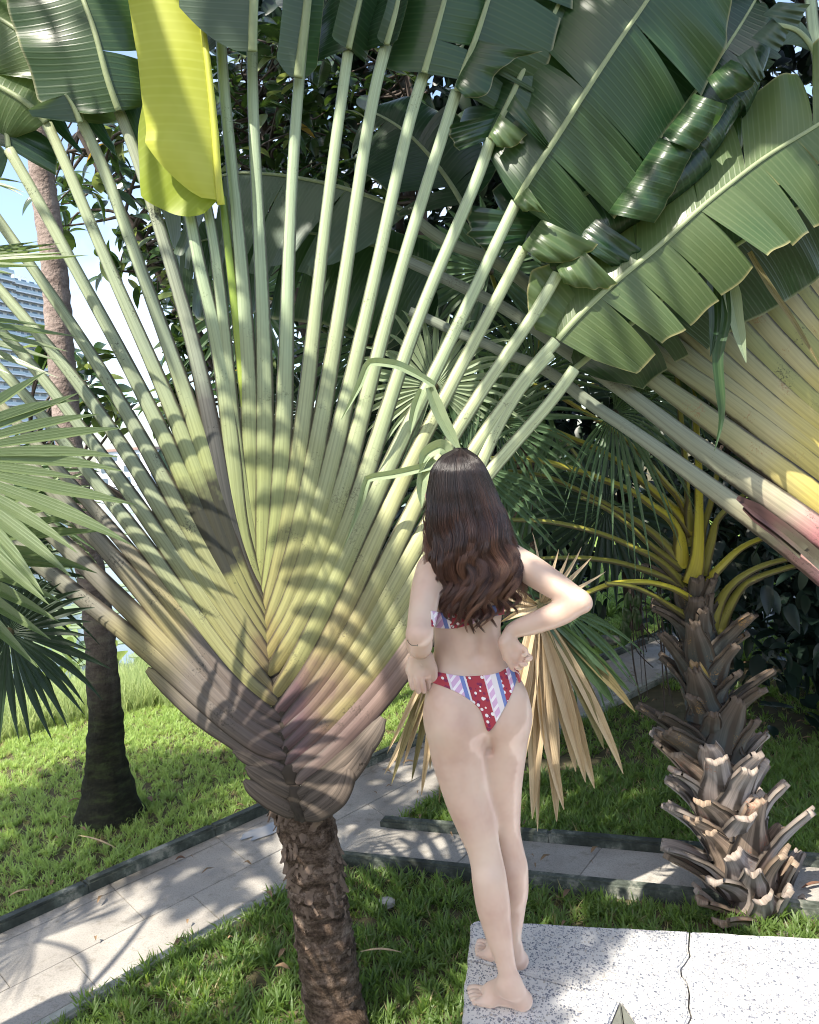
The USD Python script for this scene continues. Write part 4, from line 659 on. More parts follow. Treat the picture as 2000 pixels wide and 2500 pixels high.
hang((1095, 1530), [(939, 1890, 1), (956, 1915, .9, M_fan_dead2), (985, 1870, .8), (1005, 1908, .9, M_fan_dead2), (1029, 1942, .9), (1072, 1960, .8, M_fan_dead2), (1050, 1880, .8), (945, 1840, .6), (1100, 1900, .8)], M_fan_dead, .034, 3, label='dry frond hanging behind the left hip', Y=2.75)
# long bent leaflets lying over the stalks of the big fan
for k, (pts, w) in enumerate([([(1060, 940), (1000, 905), (965, 890), (907, 884), (880, 935), (855, 985), (833, 1025)], .03), ([(1130, 1120), (1041, 1140), (960, 1158), (900, 1168), (885, 1215), (862, 1280), (840, 1336)], .03), ([(1050, 945), (1070, 1000), (1100, 1060), (1130, 1110)], .045), ([(1060, 1120), (1030, 1180), (1030, 1240)], .04), ([(1030, 950), (1010, 1010), (1003, 1060)], .03), ([(1100, 1140), (1075, 1090), (1040, 1110), (1030, 1160)], .05)]):
    c = spline([P(x, y, 2.74) for x, y in pts], 20); part(yp, 'bent_leaflet', vstrip(c, w * np.interp(np.linspace(0, 1, 20), [0, .3, .7, 1], [.7, 1, .8, .05]), (0, -1, .1), .5), M_fan_pale, False)

# ------------------------------------------------ second traveller palm at the right edge
tq = thing('traveller_palm', 'second traveller palm at right, its lit yellow sheaths fanning in from the frame edge', 'palm', (2.6, 3.45, 0))
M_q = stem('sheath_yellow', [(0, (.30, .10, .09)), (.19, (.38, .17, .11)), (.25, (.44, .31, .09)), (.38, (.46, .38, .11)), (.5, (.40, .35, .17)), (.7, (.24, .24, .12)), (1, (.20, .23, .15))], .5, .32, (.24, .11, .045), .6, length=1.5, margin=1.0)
M_q2 = stem('sheath_pink', [(0, (.22, .08, .11)), (.26, (.42, .17, .18)), (.40, (.44, .33, .26)), (.45, (.36, .33, .22)), (.65, (.24, .25, .17)), (1, (.22, .25, .19))], .5, .35, (.07, .06, .04), .6, length=1.5)
M_q3 = stem('sheath_green', [(0, (.38, .30, .08)), (.3, (.40, .36, .11)), (.5, (.28, .28, .10)), (1, (.15, .18, .09))], .5, .32, (.03, .03, .02), .75, length=1.5)
YQ = 3.18
QS = [([(1000, 760), (1038, 775), (1118, 813), (1174, 834), (1240, 865), (1299, 886), (1365, 925), (1435, 980), (1540, 1050), (1680, 1150), (1800, 1238), (1930, 1335), (2060, 1440), (2200, 1560)], 1.0, M_q2),
      ([(1000, 640), (1080, 677), (1167, 719), (1223, 747), (1292, 792), (1365, 845), (1452, 903), (1574, 992), (1696, 1086), (1850, 1193), (2000, 1300), (2200, 1470)], 1.15, M_q2),
      ([(1020, 540), (1110, 600), (1184, 625), (1250, 665), (1340, 735), (1430, 800), (1522, 868), (1609, 936), (1713, 1010), (1850, 1110), (2000, 1225), (2210, 1420)], 1.1, M_q),
      ([(1420, 720), (1500, 780), (1581, 844), (1678, 912), (1765, 972), (1887, 1066), (2000, 1158), (2220, 1370)], 1.3, M_q),
      ([(1560, 700), (1640, 770), (1720, 850), (1810, 935), (1920, 1030), (2020, 1110), (2230, 1310)], 1.5, M_q),
      ([(1640, 600), (1700, 680), (1780, 780), (1870, 885), (1960, 975), (2060, 1060), (2240, 1240)], 1.6, M_q3),
      ([(1720, 520), (1770, 600), (1840, 700), (1920, 800), (2000, 890), (2120, 1010), (2250, 1170)], 1.7, M_q3),
      ([(1790, 440), (1830, 520), (1890, 630), (1960, 740), (2040, 840), (2130, 940), (2260, 1090)], 1.7, M_q3),
      ([(1850, 360), (1890, 450), (1950, 570), (2020, 690), (2110, 810), (2270, 1010)], 1.7, M_q3),
      ([(1940, 300), (1990, 420), (2050, 550), (2120, 680), (2280, 920)], 1.7, M_q3),
      ([(1975, -60), (1985, 60), (2000, 150), (2030, 330), (2090, 560), (2290, 860)], 1.0, M_pet_in)]
QS = QS[:3] + [q for a, b in zip(QS[3:9], QS[4:10]) for q in (a, ([((x0 + x1) / 2, (y0 + y1) / 2) for (x0, y0), (x1, y1) in zip(spline([(x, y, 0) for x, y in a[0]], 12)[:, :2], spline([(x, y, 0) for x, y in b[0]], 12)[:, :2])], min(a[1], b[1]), M_q))] + QS[9:]
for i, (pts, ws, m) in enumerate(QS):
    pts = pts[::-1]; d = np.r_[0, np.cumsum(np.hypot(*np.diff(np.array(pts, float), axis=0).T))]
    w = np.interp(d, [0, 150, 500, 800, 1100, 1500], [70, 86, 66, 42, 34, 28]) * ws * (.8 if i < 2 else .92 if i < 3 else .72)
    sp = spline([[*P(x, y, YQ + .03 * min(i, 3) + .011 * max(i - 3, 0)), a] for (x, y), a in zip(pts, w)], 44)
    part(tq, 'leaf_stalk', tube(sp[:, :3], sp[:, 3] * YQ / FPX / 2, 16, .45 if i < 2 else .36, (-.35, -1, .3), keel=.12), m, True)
# peeling sheath edges
for k, pts in enumerate([[(1800, 1215), (1850, 1250), (1930, 1310), (2010, 1380)], [(1815, 1240), (1880, 1285), (1960, 1350)]]):
    c = spline([P(x, y, YQ - .09) for x, y in pts], 16); part(tq, 'sheath_edge', vstrip(c, np.interp(np.linspace(0, 1, 16), [0, .2, 1], [.02, .055, .06]), (-.2, -1, .5), .3), M_q2, False)
# its drooping torn leaves behind the big fan
def qb(mid, wl, wr, m, seed, **kw): return blade(mid, wl, wr, m, seed, parent=tq, **kw)
M_leaf_pale = leaf('leaf_pale_underside', (0.075, 0.115, 0.085), (0.11, 0.15, 0.105), (0.15, 0.19, 0.14), .019, .42, .22, (.18, .28, .1), .45, .35, dist=.0008)
qb([(1000, 520, 3.5), (935, 492, 3.55), (848, 462, 3.6), (743, 437, 3.65), (640, 424, 3.7), (560, 425, 3.75), (470, 455, 3.8), (390, 510, 3.85)], 190, 40, M_leaf_pale, 61, nrm=unit([.1, -1, .35]), L=dict(ang=24, fold=-.2, curl=.35, droop=.25), R=dict(fold=-.8), tears=((.1, .17, .25, .36, .47, .6, .72, .82, .9), 0), jitter=.3, gap=.14, base=.06, tip=.75)
qb([(1090, 660, 3.7), (950, 610, 3.75), (800, 575, 3.8), (680, 565, 3.85), (560, 575, 3.9), (420, 610, 3.95)], 170, 60, M_leaf_mid, 62, nrm=unit([.1, -1, .3]), L=dict(ang=20, fold=-.1, curl=-.2, droop=.3), tears=((.1, .2, .3, .45, .55, .7, .8, .9), 0), jitter=.35, gap=.16, base=.06, tip=.75)
qb([(1130, 500, 3.4), (1080, 420, 3.45), (1000, 330, 3.5), (900, 270, 3.6)], 150, 150, M_leaf_dark, 63, tears=(3, 3), droop=.2)
qb([(1060, 790, 3.9), (950, 690, 3.95), (850, 640, 4.0), (740, 640, 4.0)], 150, 80, M_leaf_dark, 64, tears=(4, 2), droop=.3)
qb([(1560, 690, 3.1), (1700, 600, 3.08), (1850, 520, 3.06), (2020, 450, 3.05)], 0, 100, M_leaf_dark, 65, R=dict(fold=-.4, curl=-.5, ang=-5), tears=(0, (.4, .75)), base=.3)
qb([(1990, 130, 3.0), (1935, 70, 2.98), (1880, 60, 2.97), (1840, 120, 2.96), (1830, 190, 2.96)], 70, 50, M_leaf_grey, 66, tears=(2, 1), base=.4)
for k, (pts, w, m) in enumerate([([(1760, 660), (1782, 700), (1800, 790), (1822, 885)], .06, M_fan_pale), ([(1762, 650), (1770, 760), (1752, 880), (1762, 1000), (1745, 1100)], .045, M_leaf_mid), ([(1740, 660), (1745, 760), (1735, 870)], .05, M_leaf_dark), ([(1830, 615), (1880, 700), (1935, 780), (2010, 910)], .022, M_fan_dead2)]):
    c = spline([P(x, y, 2.95) for x, y in pts], 18); part(tq, 'torn_strip', vstrip(c, w * np.interp(np.linspace(0, 1, 18), [0, .3, .7, 1], [.8, 1, .7, .05]), (-.2, -1, 0), .25), m, False)
# ------------------------------------------------ leaning palm trunk on the lakeside lawn
cp = thing('tall_palm', 'tall slender palm with a flared trunk painted darker below as shade on the lakeside lawn at left', 'palm', G(270, 2005))
rows = [(275, 2035, 215), (270, 1995, 172), (266, 1940, 128), (260, 1850, 98), (255, 1700, 78), (240, 1520, 72), (214, 1350, 68), (186, 1200, 64), (165, 1050, 62), (152, 900, 62), (132, 650, 60), (106, 450, 58), (78, 200, 56), (45, -50, 56), (-40, -600, 50), (-70, -900, 46)]
ct = spline([[*P(x, y, 4.88), w * 4.88 / FPX / 2] for x, y, w in rows], 160)
v, f, uv = tube(ct[:, :3], ct[:, 3], 36)
ax = ct[np.clip(np.searchsorted(ct[:, 2], v[:, 2]), 0, 159), :3]; o_ = unit((v - ax) * [1, 1, 0]); low = np.clip(1 - v[:, 2] / 1.1, 0, 1)
v = v + o_ * ((meshkit.fbm(v * [9, 9, 5], 4, 5) - .5) * (.015 + .09 * low) + np.sin(v[:, 2] * 62 + 2 * meshkit.noise(v * 4)) * .0035)[:, None]
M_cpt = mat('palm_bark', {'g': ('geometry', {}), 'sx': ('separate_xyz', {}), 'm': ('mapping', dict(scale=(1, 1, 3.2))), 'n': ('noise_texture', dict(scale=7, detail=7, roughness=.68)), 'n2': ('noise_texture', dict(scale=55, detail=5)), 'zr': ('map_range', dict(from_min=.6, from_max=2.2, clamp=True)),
    'r1': ('rgb_ramp', dict(ramp=[(.3, (.008, .008, .006)), (.5, (.02, .02, .013)), (.65, (.035, .045, .018)), (.8, (.05, .04, .03))])), 'r2': ('rgb_ramp', dict(ramp=[(.3, (.13, .10, .09)), (.5, (.25, .20, .18)), (.7, (.34, .28, .25))])), 'mx': ('mix_color', {}),  # dark ramp for the low trunk: shade painted in by height
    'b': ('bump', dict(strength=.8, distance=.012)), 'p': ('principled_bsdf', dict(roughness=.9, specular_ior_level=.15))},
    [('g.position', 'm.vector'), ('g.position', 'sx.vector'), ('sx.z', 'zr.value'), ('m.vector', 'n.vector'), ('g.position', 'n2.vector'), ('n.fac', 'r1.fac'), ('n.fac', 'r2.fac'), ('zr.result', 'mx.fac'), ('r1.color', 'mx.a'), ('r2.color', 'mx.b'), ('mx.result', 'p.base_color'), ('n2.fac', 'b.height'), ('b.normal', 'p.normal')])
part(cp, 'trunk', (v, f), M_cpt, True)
top = ct[-1, :3]; r5 = np.random.default_rng(21)
def feather(c, d, L, seed, rise=.5, fall=1.0):
    r = np.random.default_rng(seed); d = unit(d); s = np.linspace(0, 1, 22); mid = c + np.outer(s * L, d) + np.outer(L * (rise * s - fall * s ** 2) * .6, [0, 0, 1]); mb = MB(); mb.add(*tube(mid, np.linspace(.03, .006, 22), 6))
    T = unit(np.gradient(mid, axis=0)); side = unit(np.cross(T, [0, 0, 1.0]))
    for q in np.linspace(.12, .98, 46):
        i = int(q * 21); l = L * .27 * math.sin(math.pi * min(1, q * .9 + .12)) + .1
        for sg in (-1, 1):
            dd = unit(side[i] * sg + T[i] * .55 + np.array([0, 0, -.25 + r.normal(0, .1)])); pts = mid[i] + np.outer(np.linspace(0, 1, 5) * l, dd) + np.outer(-.25 * l * np.linspace(0, 1, 5) ** 2, [0, 0, 1])
            mb.add(*vstrip(pts, [.012, .03, .03, .02, .002], (0, 0, 1), .3))
    return mb.get()
for k in range(15):
    a = k * GA; part(cp, 'frond', feather(top, (math.cos(a), math.sin(a), r5.uniform(-.1, .7)), r5.uniform(2.0, 2.5), k), M_fan_green, False)

# ------------------------------------------------ fan palm whose fronds reach in from the left edge
lp = thing('fan_palm', 'fan palm outside the left edge, its long green fronds reaching into the picture', 'palm', (-2.45, 1.95, 0))
crown = np.array([-2.45, 1.95, 1.95])
part(lp, 'trunk', tube(spline([(-2.5, 1.95, -.05), (-2.47, 1.95, 1), crown], 30), np.linspace(.2, .14, 30), 20), M_trunk, True)
def lf(x, y, Y, ax, L, matr, seed, nrm=(0, -1, .2), **kw):
    h = P(x, y, Y); a = ax[0] * RT - ax[1] * UP + np.array([0, ax[2] if len(ax) > 2 else 0, 0]); m = (crown + h) / 2 + np.array([0, 0, .25])
    return fan_leaf(lp, h, a, nrm, L, matr=matr, seed=seed, stalkm=M_pet_yel2, stalk_pts=[crown, m, h], **kw)
lf(-215, 640, 2.5, (1, .02), .46, M_fan_glauc, 1, nrm=(0, -.45, 1), spread=110, n=9, width=.62, split=.6, droop=.03, tipdroop=.05)
lf(-250, 770, 2.45, (1, .36), .50, M_fan_glauc, 2, nrm=(-.2, -.45, 1), spread=90, n=8, width=.62, split=.6, droop=.05, tipdroop=.08)
lf(-210, 1120, 2.1, (1, .34), .53, M_fan_glauc, 3, nrm=(-.15, -.75, .8), spread=150, n=19, width=.95, split=.62, droop=.06, tipdroop=.1)
lf(-240, 1330, 2.2, (1, .42), .50, M_fan_glauc, 4, nrm=(-.1, -.7, .7), spread=120, n=15, width=1.0, split=.6, droop=.08, tipdroop=.1)
lf(20, 1545, 2.75, (.75, .75), .34, M_fan_dark, 5, spread=250, n=28, split=.55, droop=.1)
lf(60, 1235, 3.15, (.85, -.5), .34, M_fan_pale, 6, spread=310, n=36, width=.8, split=.45)
lf(-30, 1190, 3.0, (1, .1), .42, M_fan_green, 7, spread=150, n=22, width=.9)
lf(-60, 1400, 2.9, (1, .2), .44, M_fan_dark, 8, spread=170, n=24, width=.9)
lf(-230, 440, 2.6, (1, -.05), .36, M_fan_glauc, 9, nrm=(0, -.5, 1), spread=60, n=6, width=.7, split=.6)
for k, (h, a) in enumerate([((-2.6, 1.2, 3.2), (-.3, -1, .4)), ((-3.3, 1.9, 3.0), (-1, .1, .3)), ((-2.9, 2.8, 3.0), (-.4, 1, .3))]):
    h = np.array(h); fan_leaf(lp, h, a, (-.1, -.3, 1), .55, spread=270, n=28, matr=M_fan_green, seed=40 + k, stalkm=M_pet_yel2, stalk_pts=[crown, (crown + h) / 2 + [0, 0, .2], h], width=.75, split=.4)

# ------------------------------------------------ feather palm added out of view at upper left: its leaflets throw the slatted light on the big fan
fpz = thing('feather_palm', 'unseen feather palm added at left to throw slatted shadows on the big fan', 'palm', (-4.1, 1.9, 0))
ctop = np.array([-3.75, 1.95, 4.6]); part(fpz, 'trunk', tube(spline([(-4.1, 1.9, -.05), (-3.98, 1.9, 2.0), ctop], 30), np.linspace(.13, .09, 30), 16), M_cpt, True)
def plume(rach, wid, lens, gap, seed, lw=.05):
    r = np.random.default_rng(seed); n = 60; c = spline(rach, n); d = np.r_[0, np.cumsum(np.linalg.norm(np.diff(c, axis=0), axis=1))]; mb = MB(); mb.add(*tube(c, np.linspace(.016, .004, n), 6)); T = unit(np.gradient(c, axis=0)); side = unit(np.cross(T, SUN))
    for q in np.arange(.12 * d[-1], d[-1], gap):
        i = int(np.searchsorted(d, q)); l = lens * np.sin(np.pi * np.clip(.18 + .75 * q / d[-1], 0, 1)) ** .7
        for sg in (-1, 1): dd = unit(side[i] * sg + T[i] * .32 + np.array([0, 0, r.normal(-.05, .06)])); mb.add(*vstrip(c[i] + np.outer(np.linspace(0, 1, 6) * l, dd) - np.outer(.12 * l * np.linspace(0, 1, 6) ** 2, [0, 0, 1]), lw * np.array([.5, 1, 1, .9, .6, .05]) * wid, SUN, .25))
    return mb.get()
o_ = SUN * 2.6; part(fpz, 'frond', plume([ctop, (-2.6, 1.85, 4.95), P(640, 760, YF) + o_, P(715, 1000, YF) + o_, P(770, 1250, YF) + o_, P(850, 1480, YF) + o_, P(900, 1720, YF) + o_], .8, .27, .125, 1), M_fan_green, False)
for k in range(9):
    a = .9 + k * .62; part(fpz, 'frond', plume([ctop, ctop + [math.cos(a) * .7, math.sin(a) * .7, .5], ctop + [math.cos(a) * 1.4, math.sin(a) * 1.4, .2], ctop + [math.cos(a) * 1.8, math.sin(a) * 1.8, -.6]], 1.0, .4, .07, 2 + k), M_fan_green, False) if k in (2, 3, 4, 5) else None
# ------------------------------------------------ rubber tree behind the big fan
M_rub = leaf('rubber_leaf', (0.016, 0.040, 0.018), (0.032, 0.068, 0.024), (0.06, 0.10, 0.04), .012, .22, .15, (.12, .22, .03), .1, .6, 2.2)
M_rub2 = leaf('rubber_leaf_light', (0.10, 0.15, 0.055), (0.17, 0.21, 0.085), (0.22, 0.26, 0.11), .012, .35, .3, (.34, .42, .1), .1, .4, 2.2)
M_rub3 = leaf('rubber_leaf_yellow', (0.42, 0.26, 0.05), (0.45, 0.32, 0.08), (0.45, 0.34, 0.1), .012, .45, .3, (.55, .36, .06), .1, .4, 2.2)
M_branch = plain('branch_bark', (.075, .06, .05), .9, .3, 20, .4)
def oval(L=1.0, w=.42, bend=.25, fold=.3):
    s = np.linspace(0, 1, 8); wd = w * np.sin(np.pi * s ** .85) ** .75 * .5; x = s * L; z = -bend * L * s ** 2
    v = np.stack([np.stack([x, -wd * L, z + fold * wd * L], 1), np.stack([x, 0 * x, z], 1), np.stack([x, wd * L, z + fold * wd * L], 1)], 1).reshape(-1, 3)
    f = grid_faces(8, 3); uv = np.stack([np.broadcast_to(s[:, None] * .18, (8, 3)), np.broadcast_to(np.array([.9, 0, .9]), (8, 3))], -1).reshape(-1, 2); return v, np.vstack([f[:, [0, 1, 2]], f[:, [0, 2, 3]]]), uv
OV = [oval(1, .46, .2, .3), oval(1, .42, .45, .5), oval(1, .5, .1, .15)]
def place(v, c, d, up, size):
    d = unit(d); s = unit(np.cross(up, d)); u = np.cross(d, s); return c + size * (v[:, :1] * d + v[:, 1:2] * s + v[:, 2:3] * u)
rt = thing('rubber_tree', 'glossy broad-leaved rubber tree behind the stalks of the big fan, sky showing through', 'tree', (-.9, 6.9, 0))
rr_ = np.random.default_rng(8)
reg1 = Polygon([(95, 345), (190, 420), (330, 240), (420, 300), (520, 380), (660, 600), (700, 900), (640, 1010), (560, 1120), (470, 1120), (360, 1010), (420, 900), (350, 780), (270, 650), (120, 560)])
reg2 = Polygon([(450, 60), (1020, 60), (1030, 470), (880, 560), (620, 480), (480, 420)])
reg3 = Polygon([(100, 840), (200, 800), (300, 930), (300, 1010), (180, 1000), (130, 930)])
cl = []
for reg, n, Y0, Y1 in ((reg1, 120, 5.6, 7.4), (reg2, 150, 6.0, 7.6), (reg3, 14, 5.4, 6.2)):
    b = reg.bounds; k = 0
    while k < n:
        x, y = rr_.uniform(b[0], b[2]), rr_.uniform(b[1], b[3])
        if reg.contains(Point(x, y)) and (reg is not reg1 or meshkit.noise(np.array([x / 70., y / 70., 3.]), 2) > .40): cl.append(P(x, y, rr_.uniform(Y0, Y1))); k += 1
cl = np.array(cl); base = np.array([-.6, 7.0, 0.0])
limbs = [spline([base, base + [-.1, -.05, 1.2], (-1.3, 6.6, 2.6), (-1.9, 6.3, 3.9), (-2.2, 6.2, 4.6)], 40), spline([base, base + [.1, 0, 1.4], (-.7, 6.8, 3.0), (-.9, 6.9, 4.4), (-1, 6.8, 5.8)], 40), spline([base, base + [.2, 0, 1.1], (.1, 6.9, 2.6), (.3, 6.9, 4.2), (.2, 6.8, 5.6)], 40), spline([base + [-.05, 0, .9], (-1.6, 6.3, 1.5), (-2.2, 6.0, 2.0), (-2.6, 5.8, 2.35)], 40)]
for k, l in enumerate(limbs): part(rt, 'trunk' if k == 0 else 'limb', tube(l, np.linspace(.10 if k < 3 else .04, .02, 40), 12), M_branch, True)
alll = np.vstack(limbs); extra = MB(); nleaf = 0; order = np.argsort(cl[:, 1])
for ci in order:
    c = cl[ci]; j = np.argmin(((alll - c) ** 2).sum(1) + np.where(alll[:, 2] > c[2] + .1, 2, 0)); q = alll[j]
    tw = spline([q, (q + c) / 2 + rr_.normal(0, .08, 3), c], 12)
    part(rt, 'branch', tube(tw, np.linspace(.014, .005, 12), 5), M_branch, True)
    for m in range(rr_.integers(5, 9)):
        a = rr_.uniform(0, 6.28); d = np.array([math.cos(a), math.sin(a) * .8 - .2, rr_.uniform(-1.1, .7)]); z = place(OV[m % 3][0], c + rr_.normal(0, .05, 3), d, (rr_.normal(0, .4), rr_.normal(-.3, .4), 1), rr_.uniform(.13, .23))
        u_ = rr_.random(); mt = M_rub3 if u_ < .03 else (M_rub2 if u_ < .55 else M_rub)
        if nleaf < 300 and m % 2 == 0: part(rt, 'leaf', (z, OV[m % 3][1], OV[m % 3][2]), mt, True); nleaf += 1
        else: extra.add(z, OV[m % 3][1], OV[m % 3][2])
part(rt, 'foliage', extra.get(), M_rub, True, kind='stuff')

# ------------------------------------------------ dark grove behind, at right
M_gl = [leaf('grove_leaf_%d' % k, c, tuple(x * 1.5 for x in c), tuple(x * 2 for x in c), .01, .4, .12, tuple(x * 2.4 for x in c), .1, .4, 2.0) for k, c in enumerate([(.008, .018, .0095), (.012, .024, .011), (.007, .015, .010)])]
def grove_tree(name, label, base, h, rad, n, matr, size, seed, low=.12, trunkr=.1):
    r = np.random.default_rng(seed); base = np.asarray(base, float); t = thing(name, label, 'tree', base, group=None)
    part(t, 'trunk', tube(spline([base, base + [r.normal(0, .1), r.normal(0, .1), h * .5], base + [r.normal(0, .2), 0, h * .9]], 24), np.linspace(trunkr, .02, 24), 10), M_branch, True)
    for k in range(5):
        a = k * GA; p0 = base + [0, 0, h * (.25 + .12 * k)]; part(t, 'limb', tube(spline([p0, p0 + [math.cos(a) * rad * .4, math.sin(a) * rad * .4, h * .12], p0 + [math.cos(a) * rad * .8, math.sin(a) * rad * .8, h * .2]], 12), np.linspace(trunkr * .5, .012, 12), 7), M_branch, True)
    mb = MB(); nc = n // 9; cc = []
    for k in range(nc):
        u = unit(r.normal(0, 1, 3)) * r.uniform(.35, 1) ** .6; cc.append(base + [u[0] * rad * (1 + .25 * math.sin(k)), u[1] * rad * .8, h * (low + (1 - low) * (u[2] * .5 + .5))])
    for c in cc:
        for m in range(9):
            d = r.normal(0, 1, 3) * [1, 1, .8] + [0, -.3, -.4]; mb.add(place(OV[m % 3][0], c + r.normal(0, .16, 3), d, (r.normal(0, .5), -.2, 1), size * r.uniform(.7, 1.3)), OV[m % 3][1], OV[m % 3][2])
    part(t, 'crown', mb.get(), matr, True, kind='stuff'); return t
gl = [('grove_tree', 'added dark tree with an unseen crown shading the palm bed above the right edge of the frame', (4.3, 5.2, 0), 8.2, 2.7, 5200, 1, .26),  # crown added out of view to block sky and sun over the bed
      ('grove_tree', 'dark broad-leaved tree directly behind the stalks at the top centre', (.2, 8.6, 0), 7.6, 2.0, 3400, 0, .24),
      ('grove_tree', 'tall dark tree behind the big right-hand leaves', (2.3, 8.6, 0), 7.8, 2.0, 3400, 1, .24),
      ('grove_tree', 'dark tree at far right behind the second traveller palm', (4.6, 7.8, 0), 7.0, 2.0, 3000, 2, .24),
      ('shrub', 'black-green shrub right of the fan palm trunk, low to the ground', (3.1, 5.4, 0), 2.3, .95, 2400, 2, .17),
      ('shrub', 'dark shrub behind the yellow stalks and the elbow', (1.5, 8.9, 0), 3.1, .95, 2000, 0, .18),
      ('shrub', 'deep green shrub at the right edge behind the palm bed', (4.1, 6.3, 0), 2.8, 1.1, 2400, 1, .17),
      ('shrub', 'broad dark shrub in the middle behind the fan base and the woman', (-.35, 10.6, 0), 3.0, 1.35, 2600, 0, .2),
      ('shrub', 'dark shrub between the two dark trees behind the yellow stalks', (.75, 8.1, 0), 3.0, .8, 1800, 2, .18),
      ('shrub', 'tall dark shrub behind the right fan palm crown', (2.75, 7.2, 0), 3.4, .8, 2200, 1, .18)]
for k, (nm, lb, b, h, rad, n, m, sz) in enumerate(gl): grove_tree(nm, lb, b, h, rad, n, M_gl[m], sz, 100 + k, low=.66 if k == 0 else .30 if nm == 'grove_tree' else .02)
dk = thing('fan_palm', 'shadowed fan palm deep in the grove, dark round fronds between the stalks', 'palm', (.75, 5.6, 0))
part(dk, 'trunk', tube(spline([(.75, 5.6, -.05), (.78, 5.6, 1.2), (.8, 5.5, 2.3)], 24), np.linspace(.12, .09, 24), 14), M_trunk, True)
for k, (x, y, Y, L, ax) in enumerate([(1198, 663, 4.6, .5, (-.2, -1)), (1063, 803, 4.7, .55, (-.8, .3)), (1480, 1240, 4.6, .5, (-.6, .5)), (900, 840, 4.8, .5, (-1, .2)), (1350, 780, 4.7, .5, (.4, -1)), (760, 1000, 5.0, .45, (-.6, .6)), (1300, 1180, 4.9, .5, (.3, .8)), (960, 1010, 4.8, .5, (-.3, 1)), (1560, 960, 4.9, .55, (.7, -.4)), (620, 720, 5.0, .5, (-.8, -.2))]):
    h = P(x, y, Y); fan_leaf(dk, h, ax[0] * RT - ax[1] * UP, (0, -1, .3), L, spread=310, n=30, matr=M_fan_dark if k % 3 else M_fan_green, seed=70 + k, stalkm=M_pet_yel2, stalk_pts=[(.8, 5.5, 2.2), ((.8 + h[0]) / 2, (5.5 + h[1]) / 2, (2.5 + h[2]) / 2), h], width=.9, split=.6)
# hanging aerial roots by the fan palm trunk
ar = thing('hanging_roots', 'thin dark hanging roots left of the fan palm trunk', 'roots', (1.3, 4.6, 0))
for k in range(16):
    x = rr_.uniform(1530, 1640); y0 = rr_.uniform(1380, 1480); c = spline([P(x, y0, 4.2), P(x + rr_.normal(8, 8), y0 + 120, 4.2), P(x + rr_.normal(25, 14), y0 + rr_.uniform(150, 330), 4.2)], 14); part(ar, 'root', tube(c, rr_.uniform(.0015, .0045), 5), M_inner, True)
for k in range(9):
    c = P(rr_.uniform(1500, 1560), rr_.uniform(1440, 1540), 4.2); z = place(OV[1][0], c, (rr_.normal(0, .3), -.2, -1), (0, -1, .2), .11); part(ar, 'leaf', (z, OV[1][1], OV[1][2]), M_rub, True)
# ------------------------------------------------ grass, litter, lilies
M_grass_sunlit = leaf('sunlit_grass_blade', (0.21, 0.32, 0.085), (0.31, 0.41, 0.135), (0.30, 0.37, 0.14), .01, .45, .45, (.5, .66, .15), .1, .3, 1.2)  # lighter copy of the grass: sunlight painted into the colour
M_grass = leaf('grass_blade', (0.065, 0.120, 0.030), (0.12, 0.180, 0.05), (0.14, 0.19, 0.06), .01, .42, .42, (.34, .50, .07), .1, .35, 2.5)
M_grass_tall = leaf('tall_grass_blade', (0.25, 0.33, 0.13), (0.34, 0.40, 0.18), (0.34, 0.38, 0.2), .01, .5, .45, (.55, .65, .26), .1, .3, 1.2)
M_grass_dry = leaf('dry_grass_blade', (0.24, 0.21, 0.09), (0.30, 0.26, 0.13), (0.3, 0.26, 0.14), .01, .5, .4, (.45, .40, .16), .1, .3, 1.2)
def tuft(seed, n, h0, h1, w, lean, seg=4):
    r = np.random.default_rng(seed); mb = MB()
    for k in range(n):
        a = r.uniform(0, 6.283); o = np.array([math.cos(a), math.sin(a), 0]); L = r.uniform(h0, h1); s = np.linspace(0, 1, seg); ln = lean * r.uniform(.4, 1.3)
        p = r.normal(0, .012, 3) * [1, 1, 0] + np.outer(L * s * (1 - .3 * ln * s), [0, 0, 1]) + np.outer(L * ln * s ** 1.6, o); sd = np.array([-o[1], o[0], 0]); wd = w * r.uniform(.7, 1.3) * np.interp(s, [0, .4, .75, 1], [.7, 1, .75, .06])
        v = np.stack([p - sd * wd[:, None] / 2, p + sd * wd[:, None] / 2], 1).reshape(-1, 3); mb.add(v, grid_faces(seg, 2), np.stack([np.repeat(s, 2) * L, np.tile([0, .5], seg)], 1))
    return mb.get()
def scatter(name, label, pts, protos, smin, smax, seed, tilt=.12):
    r = np.random.default_rng(seed); p = f'/World/{name}'; pi = UsdGeom.PointInstancer.Define(stage, p); LOC[p] = np.zeros(3); rel = []
    for k, (m, mt) in enumerate(protos): q = part(p, 'tuft', m, mt, True); rel.append(Sdf.Path(q))
    pi.CreatePrototypesRel().SetTargets(rel); n = len(pts)
    pi.CreatePositionsAttr(Vt.Vec3fArray.FromNumpy(np.asarray(pts, np.float32))); pi.CreateProtoIndicesAttr(Vt.IntArray.FromNumpy(r.integers(0, len(protos), n).astype(np.int32)))
    sc = r.uniform(smin, smax, n); pi.CreateScalesAttr(Vt.Vec3fArray.FromNumpy(np.repeat(sc[:, None], 3, 1).astype(np.float32)))
    a = r.uniform(0, np.pi, n); tx, ty = r.normal(0, tilt, n), r.normal(0, tilt, n); q = np.stack([tx, ty, np.sin(a), np.cos(a)], 1); q /= np.linalg.norm(q, axis=1)[:, None]
    pi.CreateOrientationsAttr(Vt.QuathArray([Gf.Quath(float(w), float(x), float(y), float(z)) for x, y, z, w in q])); tag(pi.GetPrim(), label=label, kind='stuff')
rg = np.random.default_rng(15)
